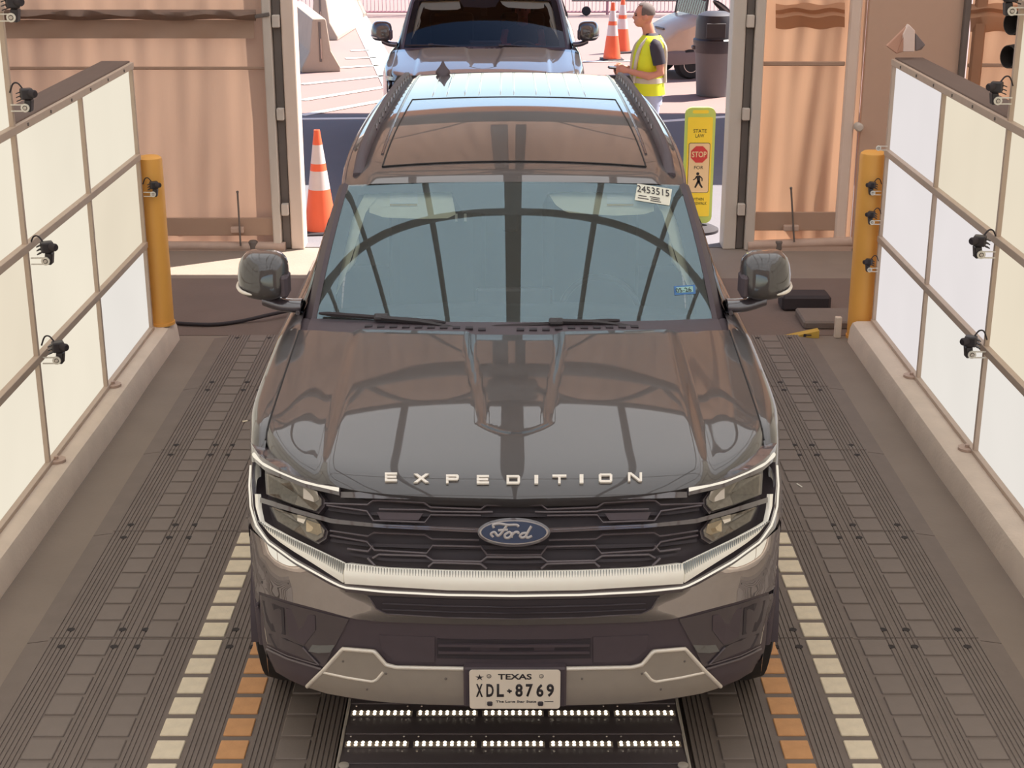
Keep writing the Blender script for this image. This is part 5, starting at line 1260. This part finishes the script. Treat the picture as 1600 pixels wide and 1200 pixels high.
def hand(mb, W, base, fwd, up, side, s=1.0, curl=.7):
    """palm and five fingers; base = wrist, fwd/up/side local unit vectors (side = thumb side)"""
    b, f, u, d = V(base), V(fwd), V(up), V(side)
    mb.tube([W(*(b)), W(*(b + f * .045 * s)), W(*(b + f * .085 * s))], [.026 * s, .034 * s, .032 * s], 8)
    for k, L_ in enumerate((.070, .080, .075, .060)):
        o_ = b + f * .085 * s + d * (.030 - .020 * k) * s
        p1 = o_ + f * L_ * .45 * s - u * .006 * s; p2 = p1 + (f * (1 - curl) - u * curl) * L_ * .4 * s; p3 = p2 + (f * (.3 - curl) - u * .9) * L_ * .3 * s
        mb.tube([W(*o_), W(*p1), W(*p2), W(*p3)], [.0105 * s, .0098 * s, .009 * s, .0075 * s], 6)
    o_ = b + f * .03 * s + d * .030 * s; mb.tube([W(*o_), W(*(o_ + f * .03 * s + d * .022 * s)), W(*(o_ + f * .062 * s + d * .020 * s - u * .01))], [.013 * s, .012 * s, .009 * s], 6)
def head(mb, W, c, s=1.0):
    """c: centre of the skull; +x is where the face looks"""
    x, y, z = c; q = lambda a, b, d: W(x + a * s, y + b * s, z + d * s)
    def ball(a, b, d, rx, ry, rz_, n=14): 
        o = MB().sphere((0, 0, 0), (rx * s, ry * s, rz_ * s), n, 10); mb.add([W(x + a * s + p[0], y + b * s + p[1], z + d * s + p[2]) for p in o.v], o.f)
    ball(-.012, 0, .022, .098, .077, .095); ball(.028, 0, -.035, .066, .060, .080); ball(.045, 0, -.085, .040, .038, .030); ball(.062, 0, .02, .032, .052, .03)
    ball(.100, 0, -.022, .018, .012, .016); ball(.090, 0, -.002, .013, .009, .028); ball(.083, 0, -.062, .014, .024, .010); ball(.082, 0, -.078, .012, .020, .008)
    for sy in (-1, 1): ball(-.008, sy * .078, -.018, .022, .010, .034); ball(.055, sy * .040, -.030, .024, .020, .022)
def eyes(W, c, parent, s=1.0):
    for sy in (-1, 1):
        o = MB().sphere(W(c[0] + .083 * s, c[1] + sy * .032 * s, c[2] + .002 * s), (.009 * s, .013 * s, .007 * s), 10, 8).build('eye', 'sign_black', parent, smooth=60)
        MB().bar(W(c[0] + .090 * s, c[1] + sy * .014 * s, c[2] + .020 * s), W(c[0] + .082 * s, c[1] + sy * .052 * s, c[2] + .020 * s), .008, .006).build('eyebrow', 'hair_grey', parent)
    MB().bar(W(c[0] + .097 * s, c[1] - .02 * s, c[2] - .069 * s), W(c[0] + .097 * s, c[1] + .02 * s, c[2] - .069 * s), .004, .004).build('mouth', 'fabric_dark', parent)
# ---- man in the hi-vis vest
mx_, my_ = at_y(1012, 100, 11.0).x, 11.0
man = empty('person', (mx_, my_, 0), 'man in a yellow safety vest and light jeans holding a dark handheld device', 'person')
RM_ = rotm('Z', 180 + 6); OM = V((mx_ + .02, my_, 0)); WM = lambda x, y, z: OM + RM_ @ V((x, y, z))       # local +x is his front
b = MB(); HC = (.075, 0, 1.672)
def addm(m): b.add(m.v, m.f)
head(b, WM, HC, 1.0)
b.tube([WM(-.01, 0, 1.42), WM(.015, 0, 1.50), WM(.045, 0, 1.60)], [.075, .062, .058], 12)
addm(ell_loft([(.86, 0, 0, .115, .165), (1.0, .01, 0, .125, .16), (1.15, .02, 0, .125, .155), (1.3, .01, 0, .125, .175), (1.42, -.01, 0, .10, .17), (1.47, -.015, 0, .06, .10)], WM))
for sy in (-1, 1):
    b.tube([WM(-.005, sy * .18, 1.42), WM(-.045, sy * .215, 1.28), WM(-.07, sy * .225, 1.13), WM(.05, sy * .215, 1.10), WM(.20, sy * .14, 1.135), WM(.235, sy * .115, 1.145)], [.058, .050, .042, .041, .030, .027], 10)
    hand(b, WM, (.235, sy * .115, 1.145), V((.9, -sy * .42, .05)).normalized(), V((0, 0, 1)), V((.42 * .3, 0, .95)).normalized(), 1.0, .75)
    b.tube([WM(0, sy * .09, .92), WM(.01 if sy > 0 else -.02, sy * .10, .50), WM(-.02 if sy > 0 else -.06, sy * .10, .09)], [.088, .058, .04], 10)
    b.tube([WM(-.05, sy * .10, .045), WM(.15, sy * .115, .035)], [.042, .035], 8)
body = skin_mesh(b, .010, 'body', 'skin', man, 3)
eyes(WM, HC, man)
# hair: back and top shell
rows = []
for i in range(10):
    a = R(-12 + 102 * i / 9); rows.append([WM(HC[0] - .014 + .104 * math.cos(a) * math.cos(t), .083 * math.cos(a) * math.sin(t), HC[2] + .024 + .101 * math.sin(a)) for t in [R(62 + (360 - 124) * k / 20) for k in range(21)]])
h_ = MB().grid(rows); h_.build('hair', 'hair_grey', man, smooth=70)
MB().grid([[WM(HC[0] - .014 + .104 * math.cos(a) * math.cos(t), .083 * math.cos(a) * math.sin(t), HC[2] + .026 + .101 * math.sin(a)) for t in [R(-64 + 128 * k / 12) for k in range(13)]] for a in [R(46 + 44 * i / 6) for i in range(7)]]).build('hair_top', 'hair_grey', man, smooth=70)
# t-shirt, vest, jeans, shoes
tee = ell_loft([(1.0, .01, 0, .137, .172), (1.15, .02, 0, .137, .167), (1.3, .01, 0, .137, .187), (1.42, -.01, 0, .112, .182), (1.475, -.01, 0, .075, .11), (1.50, .0, 0, .068, .072)], WM).build('t_shirt', 'tee_navy', man, smooth=60)
for sy in (-1, 1): MB().tube([WM(-.006, sy * .165, 1.448), WM(-.010, sy * .188, 1.425), WM(-.018, sy * .200, 1.39), WM(-.032, sy * .212, 1.33), WM(-.055, sy * .225, 1.215)], [.020, .050, .064, .068, .063], 14).build('sleeve', 'tee_navy', tee, smooth=60)
vest = ell_loft([(.90, .0, 0, .162, .195), (1.0, .012, 0, .160, .19), (1.15, .022, 0, .156, .182), (1.28, .012, 0, .154, .194), (1.38, -.005, 0, .142, .204), (1.445, -.012, 0, .112, .178), (1.48, -.012, 0, .085, .112)], WM, 32)
vest.f = [f for f in vest.f if len(f) == 4]
vo = vest.build('safety_vest', 'hi_vis', man, smooth=60)
for z0, z1 in ((1.02, 1.07),): ell_loft([(z0, .013, 0, .163, .192), (z1, .016, 0, .162, .190)], WM, 32).build('tape_band', 'reflective_tape', vo, smooth=60)
for sy in (-1, 1):
    for fx, sx in ((1, 1), (-1, -1)):
        pts = [WM(fx * .155 + .012, sy * .085, 1.02), WM(fx * .150 + .015, sy * .10, 1.15), WM(fx * .142 + .008, sy * .115, 1.28), WM(fx * .118 - .005, sy * .115, 1.38), WM(fx * .06 - .012, sy * .105, 1.452)]
        MB().tube(catmull(pts, 4), .020, 6).build('tape_strip', 'reflective_tape', vo, smooth=60)
jn = ell_loft([(.80, -.005, 0, .128, .178), (.90, 0, 0, .135, .182), (1.0, .01, 0, .136, .172)], WM).build('jeans', 'jeans', man, smooth=60)
for sy in (-1, 1): MB().tube([WM(0, sy * .088, .90), WM(.005, sy * .095, .70), WM(.01 if sy > 0 else -.02, sy * .10, .48), WM(-.02 if sy > 0 else -.06, sy * .10, .07)], [.105, .093, .078, .068], 14).build('trouser_leg', 'jeans', jn, smooth=60)
for sy in (-1, 1): MB().box(WM(.04 if sy > 0 else .0, sy * .105, .04), (.27, .10, .08), RM_).build('shoe', 'shoe', man, bevel=.025, seg=2)
dev = empty('handheld_device', WM(.36, .03, 1.15), 'dark handheld device in the hands of the man in the vest', 'device')
MB().box(WM(.345, .0, 1.158), (.15, .075, .022), RM_ @ rotm('Y', -6)).build('device_body', 'black_plastic', dev, bevel=.006)
MB().box(WM(.345, .0, 1.170), (.13, .06, .003), RM_ @ rotm('Y', -6)).build('device_screen', 'badge_blue', dev)
MB().box(WM(.33, .0, 1.115), (.035, .03, .08), RM_ @ rotm('Y', 15)).build('device_grip', 'black_plastic', dev, bevel=.008)
# ---- driver of the waiting suv
dx_, dy_ = -.28 + .40, 2.95 + 9.9 + .05
drv = empty('person', (dx_, dy_, .9), 'seated driver behind the windscreen of the waiting suv', 'person')
OD = V((dx_, dy_, 0)); RD = rotm('Z', -90); WD = lambda x, y, z: OD + RD @ V((x, y, z))
b = MB(); HD = (.09, 0, 1.56); head(b, WD, HD, 1.0)
b.tube([WD(-.02, 0, 1.32), WD(.02, 0, 1.40), WD(.06, 0, 1.50)], [.075, .06, .056], 12)
addm(ell_loft([(.92, 0, 0, .125, .165), (1.1, .0, 0, .125, .165), (1.25, -.01, 0, .12, .18), (1.34, -.02, 0, .10, .17), (1.38, -.02, 0, .06, .10)], WD))
for sy in (-1, 1):
    b.tube([WD(-.01, sy * .18, 1.33), WD(.03, sy * .23, 1.10), WD(.20, sy * .20, 1.06), WD(.36, sy * .16, 1.16)], [.055, .044, .038, .028], 10); hand(b, WD, (.36, sy * .16, 1.16), V((.8, 0, .6)), V((-.6, 0, .8)), V((0, -sy, 0)), 1.0, .6)
    b.tube([WD(0, sy * .09, .95), WD(.42, sy * .11, .92), WD(.55, sy * .11, .62)], [.09, .065, .045], 10)
skin_mesh(b, .012, 'body', 'skin_red', drv, 3); eyes(WD, HD, drv)
ell_loft([(.95, 0, 0, .14, .18), (1.1, .0, 0, .137, .18), (1.25, -.01, 0, .133, .195), (1.34, -.02, 0, .112, .182), (1.39, -.01, 0, .075, .10)], WD).build('shirt', 'tee_navy', drv, smooth=60)
rows = [[WD(HD[0] - .014 + .106 * math.cos(a) * math.cos(t), .085 * math.cos(a) * math.sin(t), HD[2] + .024 + .103 * math.sin(a)) for t in [R(60 + 240 * k / 16) for k in range(17)]] for a in [R(-10 + 100 * i / 8) for i in range(9)]]
MB().grid(rows).build('hair', 'hair_grey', drv, smooth=70)
